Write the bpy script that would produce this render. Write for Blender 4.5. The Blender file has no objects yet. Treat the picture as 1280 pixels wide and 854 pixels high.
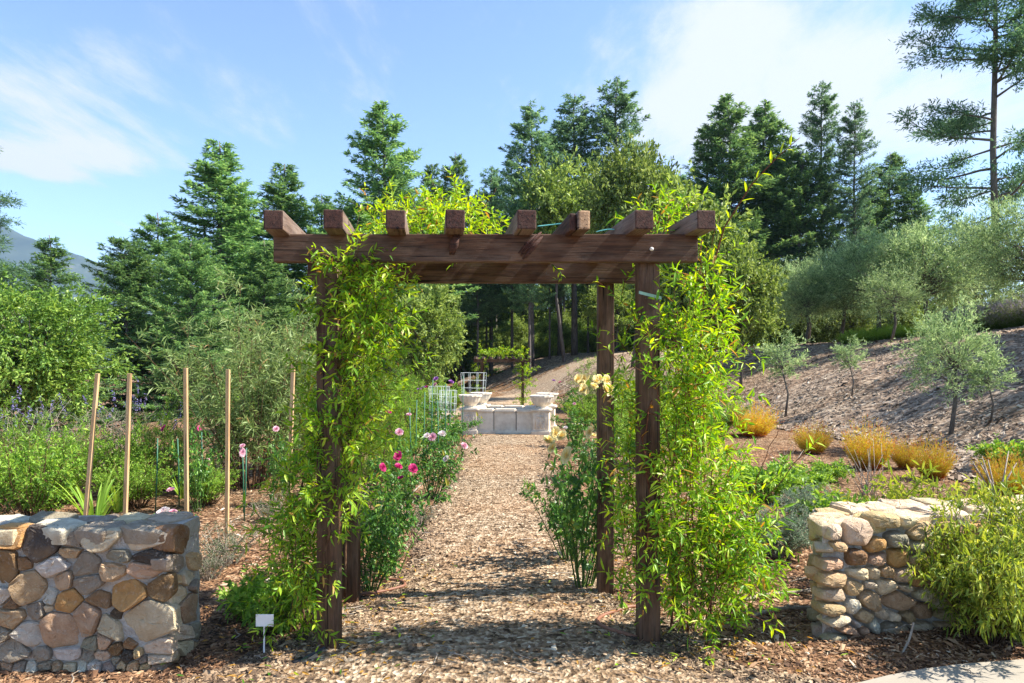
import bpy, bmesh, math, random
import numpy as np
from mathutils import Vector, Matrix, noise as mnoise

R = math.radians
rng = np.random.default_rng(11)
random.seed(11)
scene = bpy.context.scene
COL = scene.collection

# ------------------------------------------------------------------ camera
F = 853.0                       # focal length in photo pixels (1280 wide)
CX, HY, CAMZ = 640.0, 455.0, 1.83
cam_d = bpy.data.cameras.new("camera")
cam = bpy.data.objects.new("camera", cam_d)
COL.objects.link(cam)
cam.location = (0, 0, CAMZ)
cam.rotation_euler = (R(90), 0, 0)
cam_d.sensor_width = 36
cam_d.lens = F / 1280 * 36
cam_d.shift_y = (HY - 427) / 1280
cam_d.clip_start = 0.05
cam_d.clip_end = 30000
scene.camera = cam

# ------------------------------------------------------------------ sky, sun, exposure
SUN_EL, SUN_AZ = R(48), R(91.5)   # azimuth clockwise from +Y (90 = +X)
world = bpy.data.worlds.new("World")
scene.world = world
world.use_nodes = True
wt = world.node_tree
wt.nodes.clear()
def wn(t, **kw):
    n = wt.nodes.new(t)
    for k, v in kw.items():
        setattr(n, k, v)
    return n
def wl(a, b):
    wt.links.new(a, b)
def wmath(op, a, b=None, c=None):
    n = wn('ShaderNodeMath', operation=op)
    for i, v in enumerate((a, b, c)):
        if v is None:
            continue
        if isinstance(v, (int, float)):
            n.inputs[i].default_value = v
        else:
            wl(v, n.inputs[i])
    return n.outputs[0]
sky = wn('ShaderNodeTexSky', sky_type='NISHITA')
sky.sun_disc = False
sky.sun_elevation = SUN_EL
sky.sun_rotation = SUN_AZ
sky.altitude = 300
sky.air_density = 0.8
sky.dust_density = 0.15
sky.ozone_density = 1.7
tc = wn('ShaderNodeTexCoord')
sep = wn('ShaderNodeSeparateXYZ')
wl(tc.outputs['Generated'], sep.inputs[0])
zz = wmath('MAXIMUM', sep.outputs[2], 0.03)
zz = wmath('ADD', zz, 0.04)
px_ = wmath('DIVIDE', sep.outputs[0], zz)
py_ = wmath('DIVIDE', sep.outputs[1], zz)
comb = wn('ShaderNodeCombineXYZ')
wl(px_, comb.inputs[0]); wl(py_, comb.inputs[1])
def wnoise(scale, detail, rough, dist, stretch):
    mp = wn('ShaderNodeMapping')
    mp.inputs['Scale'].default_value = stretch
    mp.inputs['Rotation'].default_value = (0, 0, R(28))
    wl(comb.outputs[0], mp.inputs[0])
    n = wn('ShaderNodeTexNoise')
    n.inputs['Scale'].default_value = scale
    n.inputs['Detail'].default_value = detail
    n.inputs['Roughness'].default_value = rough
    n.inputs['Distortion'].default_value = dist
    wl(mp.outputs[0], n.inputs['Vector'])
    return n.outputs['Fac']
def gauss(cx, cy, rx, ry):
    a = wmath('DIVIDE', wmath('SUBTRACT', px_, cx), rx)
    b = wmath('DIVIDE', wmath('SUBTRACT', py_, cy), ry)
    d = wmath('ADD', wmath('MULTIPLY', a, a), wmath('MULTIPLY', b, b))
    return wmath('POWER', 2.718, wmath('MULTIPLY', d, -1.0))
n1 = wnoise(1.25, 10, 0.64, 0.25, (1.0, 0.45, 1))
n2 = wnoise(0.35, 4, 0.5, 0.2, (1, 0.8, 1))
dens = wmath('ADD', wmath('MULTIPLY', n1, 0.95), wmath('MULTIPLY', n2, 0.30))
dens = wmath('ADD', dens, wmath('MULTIPLY', gauss(1.0, 2.35, 0.8, 0.85), 0.30))
dens = wmath('ADD', dens, wmath('MULTIPLY', gauss(-2.05, 2.85, 0.5, 0.35), 0.24))
dens = wmath('ADD', dens, wmath('MULTIPLY', gauss(0.3, 1.85, 0.5, 0.2), 0.08))
mr = wn('ShaderNodeMapRange', interpolation_type='SMOOTHSTEP')
mr.inputs['From Min'].default_value = 0.69
mr.inputs['From Max'].default_value = 0.88
wl(dens, mr.inputs['Value'])
cl = wmath('MULTIPLY', mr.outputs[0], 0.95)
mix = wn('ShaderNodeMix', data_type='RGBA')
wl(cl, mix.inputs[0])
wl(sky.outputs[0], mix.inputs[6])
mix.inputs[7].default_value = (2.95, 3.02, 3.15, 1)
bg = wn('ShaderNodeBackground')
bg.inputs['Strength'].default_value = 0.118
wo = wn('ShaderNodeOutputWorld')
wl(mix.outputs[2], bg.inputs[0]); wl(bg.outputs[0], wo.inputs[0])

sun_d = bpy.data.lights.new("sun", 'SUN')
sun_d.energy = 5.0
sun_d.angle = R(0.5)
sun_d.color = (1.0, 0.93, 0.82)
sun = bpy.data.objects.new("sun", sun_d)
COL.objects.link(sun)
sdir = Vector((math.sin(SUN_AZ) * math.cos(SUN_EL), math.cos(SUN_AZ) * math.cos(SUN_EL), math.sin(SUN_EL)))
sun.rotation_euler = sdir.to_track_quat('Z', 'Y').to_euler()
sun.location = (30, 0, 40)
vs = scene.view_settings
scene.display_settings.display_device = 'sRGB'
vs.view_transform = 'Standard'
vs.look = 'None'
vs.exposure = 1.45
vs.gamma = 1
vs.use_curve_mapping = False
cy = scene.cycles
cy.max_bounces = 6
cy.diffuse_bounces = 3
cy.transmission_bounces = 4
cy.glossy_bounces = 2
cy.volume_bounces = 0
cy.use_adaptive_sampling = True
cy.adaptive_threshold = 0.01
cy.use_denoising = True
cy.denoiser = 'OPENIMAGEDENOISE'
cy.denoising_input_passes = 'RGB_ALBEDO_NORMAL'
cy.denoising_prefilter = 'NONE'

# ------------------------------------------------------------------ terrain
def sstep(x, a, b):
    t = np.clip((x - a) / (b - a), 0, 1)
    return t * t * (3 - 2 * t)
def hbase(y):
    return 8.0 - 0.31 * np.clip(y - 24, 0, 60) + 0.35 * np.sin(y * 0.5)
def hill(x, y):
    s = x - hbase(y)
    s2 = np.log1p(np.exp(np.clip(s * 3, -40, 40))) / 3
    return 3.5 * np.tanh(0.45 * s2 / 3.5 * 1.12)
def hz(x, y):
    x = np.asarray(x, float); y = np.asarray(y, float)
    z = 0.022 * np.clip(x, -2.5, 2.5) * (1 - sstep(y, 7, 14))
    z = z - 0.09 * np.exp(-((y - 6.0) / 1.1) ** 2)
    z = z + 0.075 * sstep(y, 7, 17) - 0.47 * sstep(y, 19, 36)
    z = z + hill(x, y) + 0.02 * np.sin(x * 1.9 + 0.4) * np.sin(y * 1.3) * sstep(np.hypot(x, y), 3, 8)
    z = z - 0.16 * np.clip(-x - 11, 0, 60)
    far = np.hypot(x, y)
    return z * (1 - sstep(far, 300, 900)) - 6.0 * sstep(far, 300, 900)
def at(px, py, Y):
    return Vector(((px - CX) / F * Y, Y, CAMZ - (py - HY) / F * Y))
def hit(px, py):
    Y = 2.5
    while Y < 150:
        p = at(px, py, Y)
        if p.z <= float(hz(p.x, p.y)):
            return Vector((p.x, p.y, float(hz(p.x, p.y))))
        Y += 0.02 if Y < 30 else 0.1
    return at(px, py, 60)
def ongr(px, Y, dz=0.0):
    x = (px - CX) / F * Y
    return Vector((x, Y, float(hz(x, Y)) + dz))

# ------------------------------------------------------------------ materials
MATS = {}
def newmat(name):
    m = bpy.data.materials.new(name)
    m.use_nodes = True
    m.node_tree.nodes.clear()
    MATS[name] = m
    return m
class NT:
    def __init__(s, m):
        s.t = m.node_tree
    def n(s, typ, **kw):
        n = s.t.nodes.new(typ)
        ins = kw.pop('ins', {})
        for k, v in kw.items():
            setattr(n, k, v)
        for k, v in ins.items():
            s.set(n.inputs[k], v)
        return n
    def set(s, sock, v):
        if hasattr(v, 'is_output'):
            s.t.links.new(v, sock)
        else:
            sock.default_value = v
    def ramp(s, fac, stops, interp='LINEAR'):
        n = s.n('ShaderNodeValToRGB')
        n.color_ramp.interpolation = interp
        e = n.color_ramp.elements
        while len(e) < len(stops):
            e.new(0.5)
        for el, (p, c) in zip(e, stops):
            el.position = p
            el.color = tuple(c) + (1,)
        s.set(n.inputs[0], fac)
        return n.outputs[0]
    def noise(s, vec, scale, detail=4, rough=0.55, dist=0.0):
        n = s.n('ShaderNodeTexNoise', ins={'Scale': scale, 'Detail': detail, 'Roughness': rough, 'Distortion': dist})
        if vec is not None:
            s.set(n.inputs['Vector'], vec)
        return n.outputs['Fac']
    def mixc(s, fac, a, b, blend='MIX'):
        n = s.n('ShaderNodeMix', data_type='RGBA', blend_type=blend)
        s.set(n.inputs[0], fac)
        for i, v in ((6, a), (7, b)):
            if isinstance(v, tuple) and len(v) == 3:
                v = v + (1,)
            s.set(n.inputs[i], v)
        return n.outputs[2]
    def math(s, op, a, b=0.0):
        n = s.n('ShaderNodeMath', operation=op)
        s.set(n.inputs[0], a); s.set(n.inputs[1], b)
        return n.outputs[0]
    def map(s, vec, scale=(1, 1, 1), rot=(0, 0, 0)):
        n = s.n('ShaderNodeMapping', ins={'Scale': scale, 'Rotation': rot})
        s.set(n.inputs[0], vec)
        return n.outputs[0]
    def out(s, col, rough=0.8, bump=None, bstr=0.5, bdist=0.01, spec=0.3, trans=0.0, tcol=None, metal=0.0):
        p = s.n('ShaderNodeBsdfPrincipled')
        s.set(p.inputs['Base Color'], col)
        s.set(p.inputs['Roughness'], rough)
        p.inputs['Specular IOR Level'].default_value = spec
        p.inputs['Metallic'].default_value = metal
        if bump is not None:
            b = s.n('ShaderNodeBump', ins={'Strength': bstr, 'Distance': bdist, 'Height': bump})
            s.set(p.inputs['Normal'], b.outputs[0])
        o = s.n('ShaderNodeOutputMaterial')
        res = p.outputs[0]
        if trans > 0:
            tr = s.n('ShaderNodeBsdfTranslucent')
            s.set(tr.inputs[0], tcol if tcol is not None else col)
            mx = s.n('ShaderNodeMixShader')
            mx.inputs[0].default_value = trans
            s.set(mx.inputs[1], res); s.set(mx.inputs[2], tr.outputs[0])
            res = mx.outputs[0]
        s.set(o.inputs[0], res)
def leafmat(name, stops, trans=0.35, rough=0.5, tgain=1.25, spec=0.35, objvar=0.25):
    m = newmat(name); t = NT(m)
    a = t.n('ShaderNodeAttribute', attribute_name='tint')
    c = t.ramp(a.outputs['Fac'], stops)
    oi = t.n('ShaderNodeObjectInfo')
    v = t.math('ADD', t.math('MULTIPLY', oi.outputs['Random'], 2 * objvar), 1 - objvar)
    h = t.n('ShaderNodeHueSaturation', ins={'Hue': 0.5, 'Saturation': 1.0, 'Value': v, 'Color': c})
    h2 = t.n('ShaderNodeHueSaturation', ins={'Hue': 0.485, 'Saturation': 1.1, 'Value': tgain, 'Color': h.outputs[0]})
    t.out(h.outputs[0], rough, spec=spec, trans=trans, tcol=h2.outputs[0])
    return m
leafmat('vine_leaf', [(0, (0.057, 0.168, 0.015)), (.35, (0.184, 0.381, 0.030)), (.75, (0.391, 0.560, 0.050)), (.95, (0.575, 0.650, 0.060)), (1, (0.529, 0.336, 0.080))], .48, .42, objvar=.03)
leafmat('vine_leaf_gold', [(0, (0.057, 0.173, 0.020)), (.3, (0.172, 0.372, 0.030)), (.7, (0.378, 0.570, 0.040)), (.95, (0.573, 0.670, 0.050)), (1, (0.516, 0.297, 0.060))], .45, .42, objvar=.03)
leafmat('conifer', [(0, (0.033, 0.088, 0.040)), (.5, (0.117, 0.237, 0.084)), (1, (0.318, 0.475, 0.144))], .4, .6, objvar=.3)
leafmat('conifer_blue', [(0, (0.042, 0.108, 0.066)), (.5, (0.132, 0.252, 0.120)), (1, (0.324, 0.480, 0.204))], .4, .6, objvar=.2)
leafmat('oak', [(0, (0.052, 0.098, 0.021)), (.5, (0.195, 0.286, 0.058)), (1, (0.416, 0.520, 0.143))], .38, .5, objvar=.2)
leafmat('round_tree', [(0, (0.042, 0.108, 0.018)), (.5, (0.144, 0.276, 0.048)), (1, (0.360, 0.504, 0.108))], .35, .42, objvar=.1)
leafmat('olive', [(0, (0.085, 0.146, 0.061)), (.5, (0.281, 0.403, 0.171)), (1, (0.561, 0.683, 0.342))], .35, .5, objvar=.12)
leafmat('willow', [(0, (.08, .14, .04)), (.5, (.25, .36, .11)), (.92, (.45, .55, .24)), (1, (.48, .32, .14))], .35, .5, objvar=.1)
leafmat('rose_leaf', [(0, (0.024, 0.084, 0.018)), (.6, (0.096, 0.240, 0.042)), (.92, (0.216, 0.396, 0.066)), (1, (0.432, 0.408, 0.072))], .3, .38, objvar=.1)
leafmat('bright_bush', [(0, (.06, .15, .02)), (.5, (.21, .38, .05)), (1, (.42, .58, .10))], .38, .5, objvar=.1)
leafmat('sage', [(0, (.05, .085, .04)), (.6, (.13, .18, .085)), (1, (.22, .26, .14))], .25, .7, objvar=.1)
leafmat('silver', [(0, (.12, .18, .11)), (.6, (.24, .33, .21)), (1, (.36, .44, .30))], .25, .7, objvar=.1)
leafmat('rust_grass', [(0, (0.342, 0.056, 0.018)), (.2, (0.523, 0.159, 0.027)), (.42, (0.523, 0.393, 0.045)), (.8, (0.615, 0.544, 0.072)), (1, (0.592, 0.262, 0.090))], .3, .6, objvar=.15)
leafmat('lavender_leaf', [(0, (.06, .12, .02)), (.6, (.17, .26, .05)), (.8, (.30, .33, .16)), (1, (.30, .26, .30))], .3, .6, objvar=.1)
leafmat('purple_flower', [(0, (.16, .13, .30)), (1, (.34, .30, .55))], .25, .6, objvar=.05)
leafmat('shrub_gold', [(0, (0.068, 0.126, 0.024)), (.4, (0.216, 0.308, 0.042)), (.8, (0.446, 0.504, 0.072)), (1, (0.608, 0.616, 0.120))], .38, .45, objvar=.03)
leafmat('chip', [(0, (0.048, 0.031, 0.020)), (.3, (0.152, 0.097, 0.058)), (.6, (0.304, 0.211, 0.131)), (.85, (0.456, 0.350, 0.229)), (1, (0.627, 0.534, 0.392))], 0, .85, objvar=0)
leafmat('chip_orange', [(0, (.04, .022, .014)), (.3, (.14, .07, .035)), (.65, (.30, .165, .085)), (.9, (.42, .28, .17)), (1, (.58, .48, .36))], 0, .85, objvar=0)
leafmat('chip_grey', [(0, (0.052, 0.039, 0.029)), (.3, (0.177, 0.128, 0.092)), (.6, (0.318, 0.241, 0.176)), (.85, (0.429, 0.347, 0.261)), (1, (0.532, 0.453, 0.357))], 0, .85, objvar=0)
def petal(name, a, b):
    leafmat(name, [(0, a), (1, b)], .3, .5, 1.0, objvar=.08)
petal('petal_yellow', (.86, .66, .20), (.94, .88, .52))
petal('petal_magenta', (.40, .02, .13), (.68, .07, .26))
petal('petal_pink', (.62, .25, .36), (.82, .55, .60))
petal('petal_white', (.72, .58, .58), (.86, .82, .78))
petal('petal_purple', (.26, .08, .34), (.45, .20, .52))

def barkmat(name, a, b, scale=14):
    m = newmat(name); t = NT(m)
    co = t.n('ShaderNodeTexCoord').outputs['Object']
    n = t.noise(t.map(co, (1, 1, .22)), scale, 6, .65)
    c = t.ramp(n, [(.3, a), (.7, b)])
    t.out(c, .9, bump=n, bstr=.8, bdist=.03, spec=.15)
barkmat('bark', (.06, .052, .05), (.19, .165, .15))
barkmat('bark_grey', (.07, .06, .05), (.20, .175, .15), 22)
barkmat('stem_brown', (.07, .035, .02), (.20, .12, .07), 40)
barkmat('stem_red', (.10, .03, .02), (.24, .10, .05), 40)
barkmat('dry_stem', (.24, .20, .16), (.46, .40, .33), 40)
barkmat('stem_green', (.04, .09, .02), (.12, .20, .05), 30)

def woodmat(name, stain, mid, grey, greyamt=0.5):
    m = newmat(name); t = NT(m)
    co = t.n('ShaderNodeTexCoord').outputs['Object']
    oi = t.n('ShaderNodeObjectInfo')
    off = t.n('ShaderNodeVectorMath', operation='ADD')
    t.set(off.inputs[0], co)
    sc = t.n('ShaderNodeVectorMath', operation='SCALE')
    cv = t.n('ShaderNodeCombineXYZ', ins={'X': oi.outputs['Random'], 'Y': oi.outputs['Random'], 'Z': oi.outputs['Random']})
    t.set(sc.inputs[0], cv.outputs[0]); sc.inputs['Scale'].default_value = 37.0
    t.set(off.inputs[1], sc.outputs[0])
    v = off.outputs[0]
    g = t.noise(t.map(v, (1.2, 16, 16)), 3.0, 8, .62, .6)
    g2 = t.noise(t.map(v, (2.5, 60, 60)), 3.0, 6, .6, .3)
    blot = t.noise(t.map(v, (1.0, 3, 3)), 2.2, 5, .6)
    c = t.ramp(g, [(.30, stain), (.62, mid)])
    w = t.math('MULTIPLY', t.math('SUBTRACT', blot, .42), 3.2 * greyamt)
    w = t.n('ShaderNodeClamp', ins={0: w}).outputs[0]
    w = t.math('MULTIPLY', w, g2)
    c = t.mixc(w, c, grey)
    crack = t.ramp(t.noise(t.map(v, (.8, 28, 28)), 2.0, 3, .5, .2), [(.33, (.16, .16, .16)), (.385, (1, 1, 1))])
    c = t.mixc(1.0, c, crack, 'MULTIPLY')
    h = t.math('ADD', g, g2)
    t.out(c, .72, bump=h, bstr=.6, bdist=.006, spec=.25)
woodmat('pergola_wood', (.020, .010, .006), (.115, .056, .029), (.28, .20, .14), .95)
woodmat('pergola_weathered', (.06, .035, .024), (.20, .13, .095), (.38, .32, .27), 1.0)
woodmat('pergola_endgrain', (.014, .008, .007), (.085, .034, .024), (.20, .13, .09), .5)
woodmat('stake_wood', (.38, .22, .10), (.58, .39, .20), (.55, .45, .32), .5)
woodmat('split_wood', (.26, .14, .07), (.50, .32, .18), (.45, .36, .27), .5)

def groundmat(name, cols, chips=34.0, warm=None):
    m = newmat(name); t = NT(m)
    co = t.n('ShaderNodeTexCoord').outputs['Object']
    wv = t.n('ShaderNodeTexVoronoi', ins={'Scale': chips, 'Randomness': 1.0})
    t.set(wv.inputs['Vector'], t.map(co, (1, .7, 1), (0, 0, .6)))
    sepc = t.n('ShaderNodeSeparateColor'); t.set(sepc.inputs[0], wv.outputs['Color'])
    wv2 = t.n('ShaderNodeTexVoronoi', ins={'Scale': chips * .55, 'Randomness': 1.0})
    t.set(wv2.inputs['Vector'], t.map(co, (.6, 1.2, 1), (0, 0, -.8)))
    sep2 = t.n('ShaderNodeSeparateColor'); t.set(sep2.inputs[0], wv2.outputs['Color'])
    k = t.math('ADD', t.math('MULTIPLY', sepc.outputs[0], .55), t.math('MULTIPLY', sep2.outputs[1], .45))
    c = t.ramp(k, cols)
    big = t.noise(co, .55, 5, .6)
    if warm:
        bw = t.ramp(big, [(.40, (0, 0, 0)), (.62, (1, 1, 1))])
        c = t.mixc(t.math('MULTIPLY', bw, .45), c, t.mixc(.7, c, warm, 'MULTIPLY'))
    h = t.math('ADD', t.math('ADD', wv.outputs['Distance'], wv2.outputs['Distance']), t.noise(co, 60, 4, .6))
    t.out(c, .92, bump=h, bstr=.9, bdist=.02, spec=.12)
groundmat('bed_soil', [(.1, (.03, .018, .012)), (.4, (.13, .075, .042)), (.65, (.26, .16, .09)), (.9, (.44, .33, .22))], 36, (1.1, .62, .36))
groundmat('path_mulch', [(.1, (0.057, 0.037, 0.023)), (.4, (0.209, 0.141, 0.084)), (.65, (0.351, 0.257, 0.167)), (.9, (0.532, 0.436, 0.316))], 40, (1.1, .78, .55))
groundmat('hill_mulch', [(.1, (0.059, 0.044, 0.032)), (.4, (0.199, 0.145, 0.105)), (.65, (0.332, 0.251, 0.181)), (.9, (0.459, 0.376, 0.287))], 12, (1.05, .80, .65))
groundmat('road_dirt', [(.1, (.22, .16, .11)), (.5, (.34, .26, .185)), (.9, (.46, .37, .28))], 20, (1.1, .9, .75))

m = newmat('concrete'); t = NT(m)
co = t.n('ShaderNodeTexCoord').outputs['Object']
n = t.noise(co, 3, 8, .65); n2 = t.noise(co, 90, 3, .6)
t.out(t.mixc(n2, t.ramp(n, [(.3, (.27, .24, .195)), (.7, (.38, .345, .28))]), (.28, .25, .21)), .85, bump=n2, bstr=.3, bdist=.004, spec=.2)

m = newmat('stone'); t = NT(m)
co = t.n('ShaderNodeTexCoord').outputs['Object']
oi = t.n('ShaderNodeObjectInfo')
n = t.noise(co, 7, 10, .74, .4); n2 = t.noise(co, 34, 8, .72); n3 = t.noise(co, 3.2, 3, .5, .8)
c = t.mixc(t.ramp(n, [(.35, (.3, .3, .3)), (.65, (1, 1, 1))]), t.mixc(1.0, oi.outputs['Color'], (.55, .48, .42), 'MULTIPLY'), oi.outputs['Color'])
c = t.mixc(t.math('MULTIPLY', t.ramp(n3, [(.52, (0, 0, 0)), (.66, (1, 1, 1))]), .30), c, (.46, .29, .14))
c = t.mixc(t.math('MULTIPLY', t.ramp(n2, [(.55, (0, 0, 0)), (.75, (1, 1, 1))]), .5), c, (.62, .60, .55))
c = t.mixc(t.math('MULTIPLY', t.ramp(n2, [(.25, (1, 1, 1)), (.40, (0, 0, 0))]), .35), c, (.09, .08, .07))
t.out(c, .88, bump=t.math('ADD', n, n2), bstr=.9, bdist=.03, spec=.2)
m = newmat('mortar'); t = NT(m)
co = t.n('ShaderNodeTexCoord').outputs['Object']
n = t.noise(co, 9, 6, .65); n2 = t.noise(co, 60, 4, .6)
t.out(t.ramp(n, [(.3, (.33, .30, .26)), (.7, (.55, .51, .445))]), .95, bump=t.math('ADD', n, n2), bstr=.9, bdist=.02, spec=.1)
m = newmat('cast_stone'); t = NT(m)
co = t.n('ShaderNodeTexCoord').outputs['Object']
n = t.noise(co, 5, 7, .65); n2 = t.noise(co, 40, 4, .6)
t.out(t.mixc(t.math('MULTIPLY', n2, .4), t.ramp(n, [(.3, (.52, .44, .35)), (.6, (.78, .70, .58))]), (.42, .37, .30)), .9, bump=n2, bstr=.5, bdist=.01, spec=.2)
def plain(name, col, rough=.6, spec=.4, var=.15, metal=0):
    m = newmat(name); t = NT(m)
    co = t.n('ShaderNodeTexCoord').outputs['Object']
    n = t.noise(co, 25, 4, .6)
    a = tuple(x * (1 - var) for x in col); b = tuple(min(1, x * (1 + var)) for x in col)
    t.out(t.ramp(n, [(.3, a), (.7, b)]), rough, spec=spec, metal=metal)
plain('white_plastic', (.80, .80, .79), .45, .4, .03)
plain('bolt_steel', (.66, .64, .60), .4, .5, .1)
plain('hose_brown', (.22, .095, .055), .55)
plain('hose_black', (.012, .012, .013), .4)
plain('hose_grey', (.05, .055, .065), .4)
plain('tie_green', (.30, .50, .38), .5)
plain('cord_teal', (.12, .42, .40), .5)
plain('stake_green', (.03, .13, .07), .5)
plain('cage_wire', (.50, .56, .56), .4, .5, .1)
plain('water', (.02, .035, .035), .06, .6)
m = newmat('mountain'); t = NT(m)
co = t.n('ShaderNodeTexCoord').outputs['Object']
n = t.noise(co, .006, 8, .65)
t.out(t.ramp(n, [(.35, (.03, .045, .04)), (.6, (.055, .075, .06)), (.78, (.16, .15, .13))]), .95, spec=.05)

# ------------------------------------------------------------------ mesh helpers
class MB:
    def __init__(s):
        s.V, s.Fc, s.T, s.M, s.nv = [], [], [], [], 0
    def add(s, V, Fc, tint=0.5, mat=0):
        V = np.asarray(V, np.float32).reshape(-1, 3)
        Fc = np.asarray(Fc, np.int32).reshape(-1, 3)
        s.V.append(V); s.Fc.append(Fc + s.nv); s.nv += len(V)
        s.T.append(np.broadcast_to(np.asarray(tint, np.float32), (len(Fc),)).copy())
        s.M.append(np.full(len(Fc), mat, np.int32))
    def mesh(s, name, mats, smooth=False):
        V = np.concatenate(s.V); Fc = np.concatenate(s.Fc); T = np.concatenate(s.T); M = np.concatenate(s.M)
        me = bpy.data.meshes.new(name)
        me.vertices.add(len(V)); me.vertices.foreach_set('co', V.ravel())
        me.loops.add(Fc.size); me.loops.foreach_set('vertex_index', Fc.ravel())
        me.polygons.add(len(Fc))
        me.polygons.foreach_set('loop_start', np.arange(0, Fc.size, 3, dtype=np.int32))
        me.polygons.foreach_set('material_index', M)
        me.polygons.foreach_set('use_smooth', np.full(len(Fc), smooth))
        at_ = me.attributes.new('tint', 'FLOAT', 'FACE')
        at_.data.foreach_set('value', T)
        for mm in (mats if isinstance(mats, (list, tuple)) else [mats]):
            me.materials.append(MATS[mm])
        me.update()
        return me
def unit(a):
    a = np.asarray(a, float)
    return a / np.maximum(np.linalg.norm(a, axis=-1, keepdims=True), 1e-9)
def rand_unit(n):
    return unit(rng.normal(size=(n, 3)))
def leaves(mb, P, D, N, L, W, tint, kind='r', mat=0, droop=0.12, fold=0.25):
    n = len(P)
    L = np.broadcast_to(L, (n,))[:, None]; W = np.broadcast_to(W, (n,))[:, None]
    D = unit(D); S = unit(np.cross(D, N)); N = np.cross(S, D)
    if kind == 'r':
        V = np.stack([P, P + D * L * .45 + S * W * .5 + N * W * fold, P + D * L - N * L * droop, P + D * L * .45 - S * W * .5 + N * W * fold], 1)
        f = np.array([[0, 1, 2], [0, 2, 3]])
    else:
        def pt(a, b):
            return P + D * L * a + S * W * b - N * L * droop * a * a + N * W * fold * abs(b) * 2
        V = np.stack([pt(0, 0), pt(.35, 0), pt(.7, 0), pt(1, 0), pt(.25, .42), pt(.62, .42), pt(.25, -.42), pt(.62, -.42)], 1)
        f = np.array([[0, 4, 1], [4, 5, 1], [1, 5, 2], [5, 3, 2], [0, 1, 6], [6, 1, 7], [1, 2, 7], [7, 2, 3]])
    k = V.shape[1]
    Fc = (f[None] + (np.arange(n) * k)[:, None, None]).reshape(-1, 3)
    mb.add(V.reshape(-1, 3), Fc, np.repeat(np.broadcast_to(tint, (n,)), len(f)), mat)
def tube(mb, pts, rad, n=6, mat=0, tint=.5, cap=True):
    pts = np.asarray([tuple(p) for p in pts], float); k = len(pts)
    rad = np.broadcast_to(np.asarray(rad, float), (k,))
    d = np.gradient(pts, axis=0); d = unit(d)
    ref = np.array([0, 0, 1.0]) if abs(d[0, 2]) < .9 else np.array([1.0, 0, 0])
    a = unit(np.cross(d, ref)); b = np.cross(d, a)
    th = np.arange(n) * 2 * np.pi / n
    V = pts[:, None] + rad[:, None, None] * (a[:, None] * np.cos(th)[None, :, None] + b[:, None] * np.sin(th)[None, :, None])
    V = V.reshape(-1, 3)
    i = np.arange(k - 1)[:, None] * n; j = np.arange(n)[None]; j2 = (j + 1) % n
    q = np.stack([i + j, i + j2, i + n + j2, i + n + j], -1).reshape(-1, 4)
    Fc = np.concatenate([q[:, [0, 1, 2]], q[:, [0, 2, 3]]])
    if cap:
        V = np.concatenate([V, pts[:1], pts[-1:]])
        c0, c1 = len(V) - 2, len(V) - 1
        jj = np.arange(n)
        Fc = np.concatenate([Fc, np.stack([np.full(n, c0), (jj + 1) % n, jj], 1), np.stack([np.full(n, c1), (k - 1) * n + jj, (k - 1) * n + (jj + 1) % n], 1)])
    mb.add(V, Fc, tint, mat)
def obj(name, me, parent=None, loc=None, label=None, cat=None, group=None, kind=None):
    o = bpy.data.objects.new(name, me)
    COL.objects.link(o)
    if parent is not None:
        o.parent = parent
    if loc is not None:
        o.location = loc
    tag(o, label, cat, group, kind)
    return o
def tag(o, label=None, cat=None, group=None, kind=None):
    for k, v in (('label', label), ('category', cat), ('group', group), ('kind', kind)):
        if v:
            o[k] = v
def root(name, loc, label, cat, group=None, rz=0, sc=1):
    o = obj(name, None, None, loc, label, cat, group)
    o.rotation_euler = (0, 0, rz)
    o.scale = (sc, sc, sc) if isinstance(sc, (int, float)) else sc
    o.empty_display_size = .1
    return o
def plant(name, loc, label, cat, parts, group=None, rz=0, sc=1):
    r = root(name, loc, label, cat, group, rz, sc)
    for pn, me in parts:
        c = obj(pn, me, r)
        if pn in ('foliage', 'crown', 'needles', 'blades', 'flower_spikes'):
            c['kind'] = 'stuff'
    return r
def wbox(name, p0, p1, w, h, mats, parent, ploc, up=(0, 0, 1), bev=.008, endmat=None):
    """a squared timber from p0 to p1 (centre line), local X along it, w across, h in the up direction"""
    p0, p1 = Vector(p0), Vector(p1)
    L = (p1 - p0).length
    bm = bmesh.new()
    bmesh.ops.create_cube(bm, size=1)
    bmesh.ops.scale(bm, vec=(L, w, h), verts=bm.verts)
    if bev:
        bmesh.ops.bevel(bm, geom=list(bm.edges), offset=bev, segments=2, affect='EDGES', profile=.6)
    me = bpy.data.meshes.new(name)
    for f in bm.faces:
        if endmat is not None and abs(f.normal.x) > .9:
            f.material_index = endmat
    bm.to_mesh(me); bm.free()
    for mm in (mats if isinstance(mats, (list, tuple)) else [mats]):
        me.materials.append(MATS[mm])
    o = obj(name, me, parent)
    x = (p1 - p0).normalized(); u = Vector(up)
    y = u.cross(x).normalized(); z = x.cross(y)
    M = Matrix((x, y, z)).transposed().to_4x4()
    M.translation = (p0 + p1) / 2 - Vector(ploc)
    o.matrix_basis = M
    return o

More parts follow.
